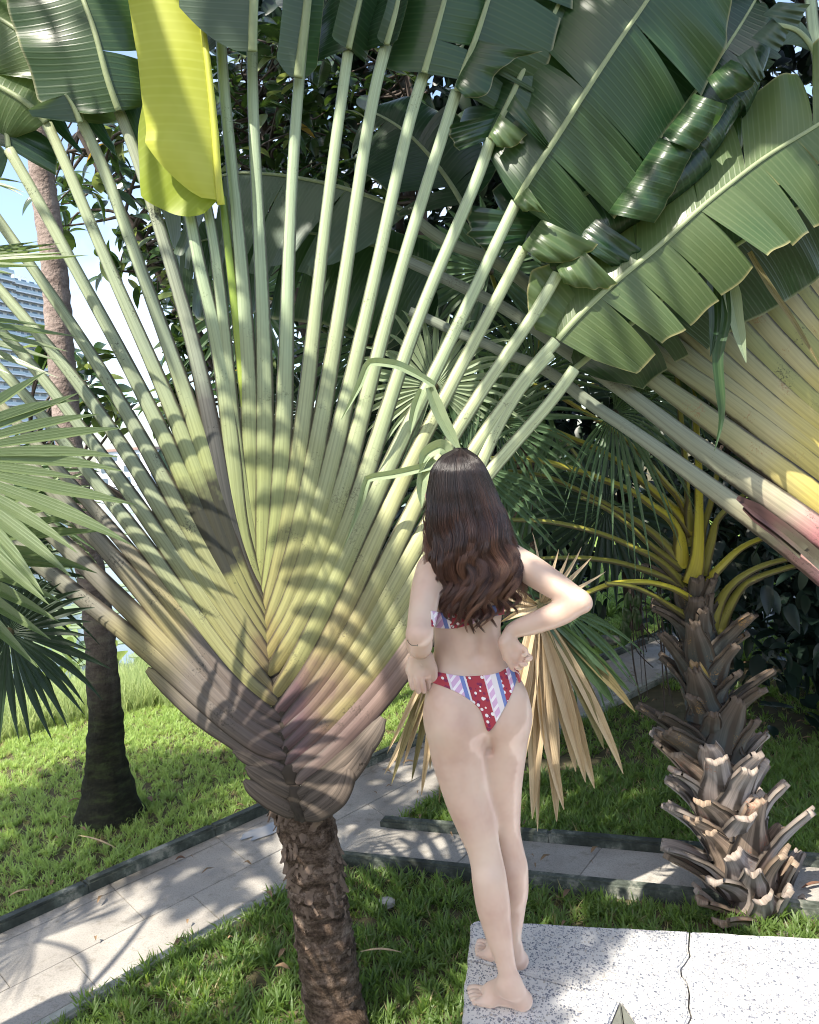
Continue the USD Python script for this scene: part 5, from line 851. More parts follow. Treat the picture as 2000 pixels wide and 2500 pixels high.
paved = shapely.union_all([MP.buffer(.02), Polygon([*BL.tolist(), *BU[::-1].tolist()]).buffer(.085), Polygon([*fe.tolist(), *(fe + np.array([-.07, .07]))[::-1].tolist()]).buffer(.03)])
def lawn(poly, dens, keep=None):
    b = poly.bounds; n = int((b[2] - b[0]) * (b[3] - b[1]) * dens); x, y = rg.uniform(b[0], b[2], n), rg.uniform(b[1], b[3], n); pt = shapely.points(x, y)
    ok = shapely.contains(poly, pt) & ~shapely.contains(paved, pt); x, y = x[ok], y[ok]
    # what the frame can see, with a margin
    rel = np.stack([x, y, np.zeros_like(x)], 1) - EYE; dz = rel @ F; u = 1000 + rel @ RT / dz * FPX; w = 1250 - rel @ UP / dz * FPX; ok = (dz > .5) & (u > -350) & (u < 2350) & (w < 2900); x, y = x[ok], y[ok]
    if keep is not None: ok = keep(x, y); x, y = x[ok], y[ok]
    return np.stack([x, y, ground_z(x, y) - .004], 1)
side_far = Polygon([*fe.tolist(), (40, 40), (-60, 40), (-60, -20)]).buffer(0); near = Polygon([(-3.8, .3), *ne.tolist(), (6, 1)]).buffer(0)
bed = Polygon([(-.2, 4.5), *BU.tolist(), (8, 4), (8, 12), *ne[::-1][:150].tolist()]).buffer(0)
protos = [(tuft(k, 15, .035, .085, .0075, .75), M_grass) for k in range(5)] + [(tuft(9, 10, .03, .07, .006, .8), M_grass_dry)]
far_ok = lambda x, y: (shore_dist(x, y) > .9)
A = lawn(side_far.intersection(sbox(-7, 2.5, 6, 9.5)), 800, far_ok); A2 = lawn(side_far.intersection(sbox(-9, 9.5, 12, 24)), 90, far_ok)
B = lawn(near.intersection(sbox(-3, 1.6, 4, 5)).difference(outline.buffer(-.1)), 950)
nz = lambda x, y: meshkit.fbm(np.stack([x * 1.6, y * 1.6, 0 * x], -1), 3, 6)
C = lawn(bed.intersection(sbox(-1, 3, 8, 10)), 620, lambda x, y: nz(x, y) + rg.uniform(-.14, .14, len(x)) > .51)
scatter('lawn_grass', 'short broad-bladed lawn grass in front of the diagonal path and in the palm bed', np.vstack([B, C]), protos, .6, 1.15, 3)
scatter('lakeside_grass', 'bright lawn grass between the diagonal path and the lake', A, [(m_, M_grass_sunlit if q_ is M_grass else q_) for m_, q_ in protos], .45, .95, 13)
scatter('back_lawn', 'sunlit mown lawn further back at right beyond the path', A2, [(tuft(30 + k, 26, .05, .13, .012, .8), M_grass_sunlit) for k in range(3)], 1.2, 2.2, 5)
T_ = lawn(sbox(-9, 5.5, 1, 13), 300, lambda x, y: (shore_dist(x, y) > -.35) & (y > 6.7 + (x + 3.6) * .52 + 1.2 * (nz(x, y) - .5)) & (y - x > 8.2))
scatter('tall_grass', 'pale wispy tall grass along the lake edge at left', T_, [(tuft(20 + k, 12, .16, .46, .007, .5, 6), M_grass_tall) for k in range(4)], .6, 1.15, 4, .08)
M_pad = leaf('lily_pad', (0.13, 0.20, 0.07), (0.24, 0.29, 0.12), (0.24, 0.3, 0.14), .03, .3, .15, (.3, .4, .1), .2, .5, 3)
th = np.linspace(.15, 2 * np.pi - .15, 15)
pad = np.vstack([[0, 0, 0], np.stack([np.cos(th), np.sin(th), .05 * np.sin(th * 3)], 1)]); padf = np.array([[0, i, i + 1] for i in range(1, 15)])
cls = UsdGeom.Xform.Define(stage, '/World/lily_pad'); tag(cls.GetPrim(), label='round green lily pad floating flat on the lake', category='lily pad', group='lily pads on the lake')
k = 0; used['/World/lily_pad'] = 0; placed_ = []
while k < 110:
    x, y = G(rg.uniform(-40, 520), 1215 + 430 * rg.random() ** .7, -.35)[:2]
    if shore_dist(np.array([x]), np.array([y]))[0] > -.25 or (k > 45 and meshkit.noise(np.array([x * .3, y * .3, 1.])) < .5): continue
    if k == 0: xf = cls; LOC['/World/lily_pad'] = np.zeros(3); part('/World/lily_pad', 'pad', (pad * [1, 1, .25], padf, pad[:, :2] * .15 + .5), M_pad, True)
    else:
        xf = UsdGeom.Xform.Define(stage, fresh('/World', 'lily_pad')); xf.GetPrim().GetReferences().AddInternalReference('/World/lily_pad'); xf.GetPrim().SetInstanceable(True); xf.ClearXformOpOrder()
    s = rg.uniform(.12, .26) * (1 + y / 30)
    xf.AddTranslateOp().Set(Gf.Vec3d(float(x), float(y), -.352 + rg.uniform(0, .012))); xf.AddRotateZOp().Set(float(rg.uniform(0, 360))); xf.AddScaleOp().Set(Gf.Vec3f(float(s))); k += 1
M_lotus = leaf('lotus_leaf', (0.11, 0.18, 0.06), (0.19, 0.25, 0.09), (0.24, 0.3, 0.14), .03, .4, .3, (.34, .45, .1), .2, .4, 4)
for k in range(22):
    x, y = G(rg.uniform(20, 420), rg.uniform(1590, 1690), -.2)[:2]; hh = rg.uniform(-.1, .22); t = thing('lotus_plant', 'upright lotus plant with one round leaf at the lake margin', 'lotus', (x, y, -.4), group='lotus plants at the lake margin')
    rr2 = np.array([[0, 0, 0]] + [[math.cos(a) * .16, math.sin(a) * .16, .03 + .03 * math.sin(2 * a)] for a in np.linspace(0, 2 * np.pi, 15)[:-1]]); R_ = trimesh.transformations.euler_matrix(rg.normal(.5, .3), rg.normal(0, .3), rg.uniform(0, 6))[:3, :3]
    part(t, 'leaf', (rr2 @ R_.T * rg.uniform(.7, 1.3) + [x, y, hh], np.array([[0, i, i % 14 + 1] for i in range(1, 15)]), rr2[:, :2] + .5), M_lotus, True); part(t, 'stem', tube(np.array([(x, y, -.45), (x, y, hh)]), .006, 5), M_midrib, True)
# fallen bits on the grass and path
M_tan = plain('dry_leaf', (.42, .31, .18), .8, .3, 30); M_brown = plain('brown_leaf', (.12, .06, .035), .8, .3, 30)
def fallen(px, py, L, ang, w, m, label, z=.03, kind='fallen_leaf'):
    c = G(px, py, z); d = np.array([math.cos(ang), math.sin(ang), 0]); pts = c + np.outer(np.linspace(-.5, .5, 9) * L, d) + np.outer(.012 * np.cos(np.linspace(-1.5, 1.5, 9)), [0, 0, 1]); v, f, uv = vstrip(pts, w * np.sin(np.linspace(.25, 2.9, 9)), (0, 0, 1), .4)
    single(kind, (v, f), m, label, 'leaf', smooth=True)
fallen(235, 2055, .34, -.6, .014, M_tan, 'dry tan twig-like leaf at the foot of the left trunk', .07)
fallen(930, 2325, .17, -.15, .014, M_tan, 'slim tan dry leaf on the grass right of the leaning trunk', .06)
fallen(48, 2182, .10, .5, .02, M_tan, 'small tan leaf on the grass by the lower left kerb', .07)
fallen(440, 2098, .05, .3, .02, M_brown, 'tiny reddish brown leaf lying on the path', .034)
fallen(1987, 2163, .12, .2, .02, M_brown, 'red-brown leaf on the side path at the right edge', .034)
fallen(1543, 1652, .07, .5, .02, M_brown, 'small brown leaf on the diagonal path far behind the elbow', .034)
rk = trimesh.creation.icosphere(3, 1); vv = np.array(rk.vertices); vv = vv * (1 + .5 * (meshkit.fbm(vv * 2, 4, 3) - .5))[:, None]
gs = G(1475, 1575, 0); single('stone', (vv * [.22, .16, .06] + [gs[0], gs[1], .03], rk.faces), plain('stone', (.13, .13, .10), .9, .5, 12, .6, 60), 'low dark stone in the grass beside the far path', 'stone')
gs = G(945, 2215, 0); single('stone', (vv * [.04, .03, .025] + [gs[0], gs[1], .02], rk.faces), plain('stone_pale', (.4, .37, .33), .9, .3, 20, .5, 80), 'small pale stone on the near grass right of the leaning trunk', 'stone')

lt = MB(); rl = np.random.default_rng(77)
for k in range(260):
    if k < 170: x, y = rl.uniform(.2, 3.6), rl.uniform(4.3, 7.2)
    else: x, y = rl.uniform(-2.5, 1.2), rl.uniform(2.3, 6.0)
    if shapely.contains(outline, shapely.points(x, y)): continue
    d = np.array([math.cos(k * 2.4), math.sin(k * 2.4), 0]); L = rl.uniform(.02, .09); pts = np.array([x, y, .03 if k < 170 else .045]) + np.outer(np.linspace(-.5, .5, 5) * L, d) + np.outer([0, .006, .012, .006, 0], [0, 0, 1]); lt.add(*vstrip(pts, rl.uniform(.15, .4) * L * np.array([.1, .8, 1, .8, .1]), (0, 0, 1), .3))
single('leaf_litter', lt.get(), plain('litter', (.20, .13, .07), .85, .5, 3, 0, col2=(.08, .05, .03)), 'scattered dry leaf litter on the grass and palm bed', kind='stuff')
# ------------------------------------------------ the woman: one smooth surface from rounded bones
class Field:
    """A smooth union of round cones (and smooth cuts) that can be sampled, meshed and ray traced."""
    def __init__(s): s.pr = []
    def cone(s, a, ra, b, rb, k=.03, ky=1.0, sub=False): s.pr.append((np.asarray(a, float), ra, np.asarray(b, float), rb, k, ky, sub)); return s
    def chain(s, pts, k=.03, ky=1.0, sub=4):
        """A limb: one tapering tube through the joints, splined so that it has no knuckles."""
        q = spline([[*a, r] for a, r in pts], (len(pts) - 1) * sub + 1); s.pr.append((q[:, :3], q[:, 3], None, None, k, ky, False)); return s
    @staticmethod
    def one(p, a, ra, b, rb, ky):
        if b is None:
            d = None
            for i in range(len(a) - 1): e = Field.one(p, a[i], ra[i], a[i + 1], ra[i + 1], 1.0); d = e if d is None else np.minimum(d, e)
            return d
        sc = np.array([1, ky, 1]); q = (p - a) / sc; ba = (b - a) / sc; l2 = ba @ ba + 1e-12
        t = np.clip(q @ ba / l2, 0, 1); d = np.sqrt(((q - t[..., None] * ba) ** 2).sum(-1)) - (ra + (rb - ra) * t); return d * min(1, ky) ** .5
    @staticmethod
    def blend(d, e, k, sub):
        if sub: h = np.clip(.5 - .5 * (e + d) / k, 0, 1); return d + (-e - d) * h + k * h * (1 - h)
        h = np.clip(.5 + .5 * (d - e) / k, 0, 1); return d + (e - d) * h - k * h * (1 - h)
    def __call__(s, p):
        d = np.full(p.shape[:-1], 9.0)
        for a, ra, b, rb, k, ky, sub in s.pr: d = s.blend(d, s.one(p, a, ra, b, rb, ky), k, sub)
        return d
    def mesh(s, lo, hi, h):
        ax = [np.arange(lo[i], hi[i] + h, h) for i in range(3)]; D = np.full([len(x) for x in ax], 9.0, np.float32)
        for a, ra, b, rb, k, ky, sub in s.pr:
            r = (np.max(ra) if b is None else max(ra, rb)) * max(1, ky) + 3 * k; l, u = (a.min(0) - r, a.max(0) + r) if b is None else (np.minimum(a, b) - r, np.maximum(a, b) + r); sl = tuple(slice(max(0, np.searchsorted(ax[i], l[i]) - 1), np.searchsorted(ax[i], u[i]) + 1) for i in range(3))
            if any(q.start >= q.stop for q in sl): continue
            p = np.stack(np.meshgrid(*[ax[i][sl[i]] for i in range(3)], indexing='ij'), -1); D[sl] = s.blend(D[sl], s.one(p, a, ra, b, rb, ky), k, sub)
        return nets(D, np.array(lo, float), h)
    def trace(s, o, d, n=90, far=6):
        t = np.zeros(len(o)); hit = np.zeros(len(o), bool); best = np.full(len(o), 9.0); tb = t.copy()
        for _ in range(n): q = s(o + d * t[:, None]); tb = np.where(q < best, t, tb); best = np.minimum(best, q); hit = q < .0008; t = np.where(hit, t, t + np.clip(q, .0003, .5) * .8)
        t = np.where(best < .0008, t, tb)
        p = o + d * t[:, None]; e = .002; g = np.stack([s(p + [e, 0, 0]) - s(p - [e, 0, 0]), s(p + [0, e, 0]) - s(p - [0, e, 0]), s(p + [0, 0, e]) - s(p - [0, 0, e])], -1); return p, unit(g), t < far
def nets(D, lo, h):
    S = D < 0; n = np.array(D.shape) - 1; c = sum(S[i:n[0] + i, j:n[1] + j, k:n[2] + k].astype(np.int8) for i in (0, 1) for j in (0, 1) for k in (0, 1)); act = (c > 0) & (c < 8); I = np.argwhere(act); idx = np.full(act.shape, -1); idx[act] = np.arange(len(I))
    cs = [(i, j, k) for i in (0, 1) for j in (0, 1) for k in (0, 1)]; V = np.zeros((len(I), 3)); W = np.zeros(len(I)); val = {q: D[tuple((I + q).T)] for q in cs}
    for q in cs:
        for ax in range(3):
            if q[ax]: continue
            r = list(q); r[ax] = 1; a, b = val[q], val[tuple(r)]; m = (a < 0) != (b < 0); t = a / np.where(m, a - b, 1); pt = np.array(q, float) + np.eye(3)[ax] * t[:, None]; V += pt * m[:, None]; W += m
    V = (I + V / W[:, None]) * h + lo; fs = []
    for ax in range(3):
        sl0, sl1 = [slice(None)] * 3, [slice(None)] * 3; sl0[ax], sl1[ax] = slice(0, -1), slice(1, None); A, B = S[tuple(sl0)], S[tuple(sl1)]; E = np.argwhere(A != B); u, w = [(1, 2), (2, 0), (0, 1)][ax]; E = E[(E[:, u] > 0) & (E[:, w] > 0) & (E[:, u] < n[u]) & (E[:, w] < n[w]) & (E[:, ax] < n[ax])]
        def cell(du, dw): q = E.copy(); q[:, u] -= du; q[:, w] -= dw; return idx[tuple(q.T)]
        f = np.stack([cell(1, 1), cell(0, 1), cell(0, 0), cell(1, 0)], 1); fl_ = ~A[tuple(E.T)]; f[fl_] = f[fl_][:, ::-1]; fs.append(f[(f >= 0).all(1)])
    f = np.vstack(fs); return V, np.vstack([f[:, [0, 1, 2]], f[:, [0, 2, 3]]])
def smooth_mesh(v, f, it=6):
    m = trimesh.Trimesh(v, f, process=False); trimesh.smoothing.filter_taubin(m, .5, .52, it); w = np.array(m.vertices); bad = ~(np.linalg.norm(w - v, axis=1) < .006); w[bad] = v[bad]; return w, np.array(m.faces)
W_ = thing('person', 'woman with long wavy brown hair in a patterned bikini, seen from behind, hands on hips', 'person', (.22, 2.32, BZ))
body = Field()
def J(x, y, Y, r): return (P(x, y, Y), r)
# legs (left one nearer)
body.chain([J(1112, 1760, 2.345, .083), J(1116, 1815, 2.326, .0815), J(1137, 1930, 2.310, .0675), J(1166, 2020, 2.30, .0575), J(1184, 2085, 2.285, .0475), J(1193, 2130, 2.275, .0475), J(1201, 2190, 2.262, .0485), J(1219, 2287, 2.245, .038), J(1235, 2352, 2.235, .0275), J(1249, 2415, 2.228, .0255)], .018)
body.cone(P(1195, 2150, 2.255), .036, P(1205, 2215, 2.25), .030, .03)                      # calf
body.chain([J(1228, 1755, 2.370, .080), J(1222, 1815, 2.352, .078), J(1221, 1930, 2.36, .064), J(1226, 1995, 2.37, .0545), J(1236, 2050, 2.375, .046), J(1246, 2105, 2.38, .0475), J(1250, 2157, 2.385, .0485), J(1249, 2222, 2.395, .041), J(1250, 2287, 2.405, .029), J(1254, 2330, 2.41, .0255)], .018)
body.cone(P(1252, 2125, 2.365), .036, P(1252, 2185, 2.37), .028, .03)
# pelvis, seat and back
for x0, x1, y, r, Y in ((1040, 1283, 1735, .083, 2.365), (1046, 1268, 1680, .080, 2.365), (1056, 1236, 1630, .072, 2.36), (1066, 1219, 1580, .066, 2.355), (1064, 1218, 1530, .070, 2.35), (1056, 1228, 1470, .077, 2.35), (1056, 1244, 1415, .070, 2.35)):
    q = r / (2.35 / FPX); body.cone(P(x0 + q, y + 6, Y), r, P(x1 - q, y - 6, Y), r, .045)
body.cone(P(1107, 1724, 2.294), .058, P(1113, 1766, 2.285), .0605, .065); body.cone(P(1230, 1718, 2.314), .056, P(1231, 1758, 2.305), .058, .065)
body.cone(P(1176, 1722, 2.205), .006, P(1192, 1800, 2.225), .012, .03, sub=True); body.cone(P(1192, 1795, 2.232), .010, P(1196, 1830, 2.29), .010, .018, sub=True)
body.cone(P(1160, 1500, 2.272), .006, P(1166, 1600, 2.283), .006, .028, sub=True)
body.cone(P(1062, 1392, 2.355), .046, P(1235, 1370, 2.355), .046, .05); body.cone(P(1085, 1368, 2.355), .030, P(1130, 1335, 2.36), .045, .05); body.cone(P(1215, 1352, 2.355), .030, P(1150, 1330, 2.36), .045, .05)
body.cone(P(1140, 1370, 2.36), .047, P(1130, 1290, 2.375), .046, .03)
for x in (1090, 1190): body.cone(P(x - 25, 1455, 2.435), .052, P(x - 25, 1462, 2.44), .05, .03)
# head and face (turned away, a little to the left)
hc = P(1120, 1205, 2.385); body.cone(hc + [0, -.018, .015], .080, hc + [-.012, .03, .012], .078, .03); body.cone(hc + [-.02, .055, -.03], .055, hc + [-.03, .075, -.085], .032, .03)
body.cone(hc + [-.032, .105, -.01], .008, hc + [-.037, .122, -.038], .011, .012); body.cone(hc + [-.045, .103, -.066], .010, hc + [-.025, .106, -.066], .010, .01)
for sg in (-1, 1): body.cone(hc + [-.02 + sg * .03, .104, 0], .013, hc + [-.02 + sg * .032, .104, 0], .012, .008, sub=True); body.cone(hc + [sg * .083, .01, .0], .016, hc + [sg * .083, .008, -.03], .011, .008, ky=1.3)
# arms to the wrists
wl_, wr2 = P(1028, 1600, 2.315), P(1248, 1545, 2.275)
body.chain([J(1056, 1395, 2.35, .046), J(1044, 1425, 2.31, .0435), J(1034, 1480, 2.25, .040), J(1024, 1548, 2.165, .0345)], .022); body.chain([J(1024, 1551, 2.165, .034), J(1024, 1572, 2.215, .036), (wl_, .024), (P(1028, 1616, 2.312), .022)], .012)
body.chain([J(1250, 1368, 2.345, .046), J(1285, 1385, 2.32, .044), J(1345, 1423, 2.275, .0395), J(1410, 1467, 2.225, .0335)], .022); body.chain([J(1410, 1470, 2.225, .033), J(1375, 1492, 2.232, .036), J(1310, 1520, 2.25, .031), (wr2, .0225), (P(1243, 1562, 2.272), .021)], .012)
body.cone(P(1428, 1474, 2.222), .018, P(1422, 1472, 2.222), .02, .02)
# feet
def foot(h, t, side, ank):
    """heel and toe points on the bench; toes fan from the ball; side: where the little toe lies"""
    h, t = np.array(h, float), np.array(t, float); d = unit(t - h); n = np.array([-d[1], d[0], 0]) * side; L = np.linalg.norm(t - h)
    body.cone(h + [0, 0, .026], .025, ank + [0, 0, .01], .026, .022); body.cone(h + [0, 0, .022], .0225, h + d * L * .55 + [0, 0, .024] + n * .006, .023, .02); body.cone(ank + d * .02, .026, h + d * L * .60 + [0, 0, .032] - n * .012, .020, .025)
    body.cone(h + d * L * .55 + n * .022 + [0, 0, .015], .015, h + d * L * .76 + n * .026 + [0, 0, .012], .012, .015); body.cone(h + d * L * .6 - n * .012 + [0, 0, .022], .018, h + d * L * .78 - n * .02 + [0, 0, .015], .0145, .015)
    return h, d, n, L
fl_ = foot(G(1278, 2462, BZ), G(1147, 2436, BZ), 1, P(1250, 2408, 2.228)); fr_ = foot(G(1270, 2362, BZ), G(1163, 2318, BZ), 1, P(1254, 2325, 2.41))
toes = Field()
for h, d, n, L in (fl_, fr_):
    for k, (o, l, r) in enumerate([(-.026, .045, .0105), (-.008, .042, .0078), (.006, .036, .0072), (.019, .029, .0068), (.031, .021, .0066)]):
        a = h + d * L * (.76 - .012 * k) + n * o + [0, 0, .014]; b = a + d * l * .6 + [0, 0, .001]; c = a + d * l + [0, 0, -.005]; toes.chain([(a, r * 1.1), (b, r * .95), (c, r)], .006)
M_skin = mat('skin', {'g': ('geometry', {}), 'n': ('noise_texture', dict(scale=7, detail=4, roughness=.55)), 'r': ('rgb_ramp', dict(ramp=[(.3, (.47, .315, .245)), (.5, (.55, .395, .31)), (.72, (.59, .455, .355))])), 'n2': ('noise_texture', dict(scale=260, detail=3)), 'b': ('bump', dict(strength=.12, distance=.001)),
    'p': ('principled_bsdf', dict(roughness=.46, specular_ior_level=.35, subsurface_weight=.12, subsurface_radius=(1, .35, .2), subsurface_scale=.006))}, [('g.position', 'n.vector'), ('n.fac', 'r.fac'), ('r.color', 'p.base_color'), ('g.position', 'n2.vector'), ('n2.fac', 'b.height'), ('b.normal', 'p.normal')])
hand = Field()
def fing(pts, r, Y): hand.chain([(P(x, y, Y - dz), r * q) for (x, y, dz), q in zip(pts, (1.08, 1.0, .95, .88))], .005)
# left hand: palm to the camera, fingers down on the hip
YL = 2.302
for (x0, y0), (x1, y1), r0, r1 in (((1018, 1606), (1001, 1640), .014, .0105), ((1024, 1606), (1014, 1646), .014, .011), ((1031, 1606), (1028, 1648), .014, .0112), ((1038, 1606), (1043, 1645), .014, .011)): hand.cone(P(x0, y0, YL + .006), r0, P(x1, y1, YL), r1, .012)
hand.cone(P(1028, 1594, YL + .012), .0225, P(1028, 1610, YL + .006), .019, .014); hand.cone(P(1046, 1604, YL - .002), .015, P(1056, 1632, YL), .0135, .014); hand.cone(P(1006, 1610, YL), .013, P(1001, 1632, YL), .011, .014); hand.cone(P(1024, 1622, YL - .022), .006, P(1036, 1640, YL - .02), .006, .016, sub=True)
fing([(1001, 1640, 0), (1002, 1658, .004), (1005, 1672, .003), (1008, 1681, 0)], .0072, YL); fing([(1015, 1646, 0), (1017, 1666, .006), (1020, 1680, .004), (1022, 1689, 0)], .0080, YL); fing([(1029, 1648, 0), (1032, 1667, .005), (1035, 1680, .003), (1036, 1688, 0)], .0083, YL); fing([(1043, 1645, 0), (1046, 1662, .002), (1047, 1674, -.004), (1046, 1682, -.008)], .0080, YL + .008)
fing([(1055, 1622, .002), (1061, 1638, .004), (1062, 1652, .0), (1060, 1662, -.006)], .0092, YL)
hand.cone(P(1048, 1640, YL + .004), .010, P(1050, 1652, YL + .006), .009, .01)
# right hand: palm to the camera, thumb hooked in the tie, fingers curled
YR = 2.268
for (x0, y0), (x1, y1), r0, r1 in (((1241, 1560), (1270, 1581), .0135, .0105), ((1240, 1562), (1268, 1591), .014, .011), ((1238, 1564), (1264, 1600), .014, .0112), ((1236, 1566), (1257, 1606), .014, .011)): hand.cone(P(x0, y0, YR + .004), r0, P(x1, y1, YR), r1, .012)
hand.cone(P(1246, 1548, YR + .006), .021, P(1240, 1566, YR + .004), .019, .014); hand.cone(P(1231, 1572, YR - .002), .0155, P(1238, 1603, YR), .0135, .014); hand.cone(P(1250, 1582, YR - .024), .006, P(1256, 1594, YR - .022), .006, .016, sub=True)
fing([(1270, 1581, 0), (1283, 1587, .014), (1286, 1595, .024), (1278, 1600, .026)], .0070, YR); fing([(1268, 1591, 0), (1288, 1600, .012), (1295, 1606, .022), (1288, 1611, .027)], .0078, YR); fing([(1264, 1600, 0), (1281, 1612, .010), (1283, 1621, .020), (1273, 1622, .024)], .0080, YR); fing([(1257, 1606, 0), (1271, 1620, .006), (1270, 1630, .012), (1262, 1630, .016)], .0080, YR)
hand.cone(P(1255, 1606, YR + .002), .010, P(1258, 1622, YR + .004), .009, .01)
fing([(1238, 1600, .002), (1244, 1616, .004), (1250, 1628, .002), (1256, 1634, -.002)], .0090, YR)
bv, bf = smooth_mesh(*body.mesh((-.12, 2.02, BZ - .005), (.62, 2.60, 2.12), .0046), 8); bmesh = MB(); bmesh.add(bv, bf)
for fld, h_ in ((hand, .0022), (toes, .0024)):
    allp = np.vstack([q[0] if q[2] is None else np.vstack([q[0], q[2]]) for q in fld.pr]); grp = allp[:, 0] > (.15 if fld is hand else 9)
    grp = (allp[:, 0] > .15) if fld is hand else (allp[:, 1] > 2.33)
    for g_ in (False, True):
        sel = allp[grp == g_]; v_, f_ = fld.mesh(sel.min(0) - .035, sel.max(0) + .035, h_); bmesh.add(*smooth_mesh(v_, f_, 5))
bmv, bmf, _ = bmesh.get(); part(W_, 'body', (bmv, bmf), M_skin, True)
M_nail = plain('nail', (.62, .40, .36), .3, .05, 10)
for (x, y, Y) in [(1008, 1684, YL - .004), (1022, 1692, YL - .004), (1036, 1691, YL - .003)]:
    pass
# bikini
def cloth_on(top, bot, nu, nv, off=.0035, origin=EYE, uvf=None, front=False):
    """A cloth panel laid on the body between two edge lines given as seen from the origin."""
    top, bot = (spline([(x, y, 0) for x, y in e], nu)[:, :2] for e in (top, bot)); s = np.linspace(0, 1, nv)[None, :, None]; px = top[:, None] * (1 - s) + bot[:, None] * s; q = px.reshape(-1, 2)
    if front: o = np.stack([q[:, 0], np.full(len(q), 3.0), q[:, 1]], 1); d = np.broadcast_to(np.array([0, -1.0, 0]), o.shape)
    else: d = unit(np.stack([ray(x, y) for x, y in q])); o = np.broadcast_to(EYE, d.shape)
    p, nrm, ok = body.trace(o, d); v = p + nrm * off; inner = p - nrm * .002; f = grid_faces(nu, nv)
    uv = np.stack([(q[:, 0] - .28 * q[:, 1]) / 232, q[:, 1] / 232], 1) if not front else np.stack([q[:, 0] / .27, q[:, 1] / .27], 1)
    i = np.arange(nu * nv).reshape(nu, nv); rim = np.r_[i[:, 0], i[-1, 1:], i[-2::-1, -1], i[0, -2:0:-1]]; nx = np.roll(rim, -1); rf = np.stack([rim, nx, nx + nu * nv, rim + nu * nv], 1)
    return np.vstack([v, inner]), np.vstack([f, f[:, ::-1] + nu * nv, rf]), np.vstack([uv, uv])
u0 = (1042 - .28 * 1650) / 232
def sb(x): return ((940 + x / 4.3125) - .28 * (1450 + 860 / 4.3125)) / 232
BANDS = [(438, 'r'), (650, 'w'), (672, 'p'), (776, 'b'), (822, 'w'), (840, 'r'), (1032, 'w'), (1046, 'p'), (1108, 'w'), (1162, 'b'), (1200, 'r'), (1282, 'p'), (1318, 'b'), (1362, 'r'), (1400, 'r')]
CB = {'r': (.33, .040, .055), 'w': (.64, .60, .60), 'p': (.56, .36, .52), 'b': (.15, .20, .42)}
lo_, hi_ = sb(300), sb(1500); stops = [(0, CB['r'])] + [((sb(x) - lo_) / (hi_ - lo_), CB[c]) for x, c in BANDS]
M_bik = mat('bikini_print', {'t': ('texture_coordinate', {}), 'sx': ('separate_xyz', {}), 'mr': ('map_range', dict(from_min=lo_, from_max=hi_)), 'r': ('rgb_ramp', dict(ramp=stops, interpolate=False)), 'sep': ('separate_color', {}),
    'isr': ('math', dict(math_type='subtract')), 'isr2': ('math', dict(math_type='greater_than', value2=.15)), 'v': ('voronoi_texture', dict(scale=16, randomness=.8)), 'lt': ('math', dict(math_type='less_than', value2=.30)), 'v2': ('voronoi_texture', dict(scale=17, randomness=.9)), 'lt2': ('math', dict(math_type='less_than', value2=.34)),
    'd1': ('math', dict(math_type='multiply')), 'd2': ('math', dict(math_type='multiply')), 'm1': ('mix_color', dict(b=(.19, .025, .07))), 'm2': ('mix_color', dict(b=(.72, .68, .66))), 'w': ('wave_texture', dict(bands_direction='diagonal', scale=6.5)), 'wg': ('math', dict(math_type='greater_than', value2=.72)),
    'isp': ('math', dict(math_type='greater_than', value2=.3)), 'isp0': ('math', dict(math_type='subtract')), 'd3': ('math', dict(math_type='multiply')), 'd4': ('math', dict(math_type='multiply')), 'm3': ('mix_color', dict(b=(.74, .68, .70))), 'lb': ('math', dict(math_type='less_than', value2=.5)),
    'n': ('noise_texture', dict(scale=900, detail=2)), 'b': ('bump', dict(strength=.3, distance=.0006)), 'p': ('principled_bsdf', dict(roughness=.75, specular_ior_level=.2, sheen_weight=.1))},
    [('t.UV', 'sx.vector'), ('sx.x', 'mr.value'), ('mr.result', 'r.fac'), ('r.color', 'sep.color'), ('sep.r', 'isr.value1'), ('sep.b', 'isr.value2'), ('isr.value', 'isr2.value1'), ('t.UV', 'v.vector'), ('v.distance', 'lt.value1'), ('t.UV', 'v2.vector'), ('v2.distance', 'lt2.value1'), ('isr2.value', 'd1.value1'), ('lt2.value', 'd1.value2'), ('isr2.value', 'd2.value1'), ('lt.value', 'd2.value2'),
     ('r.color', 'm1.a'), ('d1.value', 'm1.fac'), ('m1.result', 'm2.a'), ('d2.value', 'm2.fac'), ('t.UV', 'w.vector'), ('w.fac', 'wg.value1'), ('sep.b', 'isp0.value1'), ('sep.g', 'isp0.value2'), ('isp0.value', 'd4.value1'), ('sep.r', 'd4.value2'), ('d4.value', 'isp.value1'), ('wg.value', 'd3.value1'), ('isp.value', 'd3.value2'), ('m2.result', 'm3.a'), ('d3.value', 'm3.fac'), ('m3.result', 'p.base_color'), ('n.fac', 'b.height'), ('b.normal', 'p.normal')])
stage.GetPrimAtPath('/World/Looks/bikini_print/isp').GetAttribute('inputs:value2').Set(.08)
part(W_, 'bikini_bottom', cloth_on([(1043, 1637), (1070, 1641), (1137, 1651), (1183, 1649), (1218, 1642), (1251, 1625), (1261, 1630)], [(1043, 1664), (1102, 1684), (1144, 1707), (1172, 1733), (1193, 1784), (1228, 1735), (1262, 1654)], 90, 30), M_bik, True)
xs = lambda px, py: P(px, py, 2.40)
part(W_, 'bikini_front', cloth_on([(xs(1046, 1650)[0], xs(1046, 1650)[2]), (xs(1150, 1660)[0], xs(1150, 1670)[2]), (xs(1262, 1640)[0], xs(1262, 1640)[2])], [(xs(1046, 1668)[0], xs(1046, 1668)[2]), (xs(1175, 1790)[0], xs(1175, 1790)[2]), (xs(1262, 1656)[0], xs(1262, 1656)[2])], 50, 16, front=True), M_bik, True)
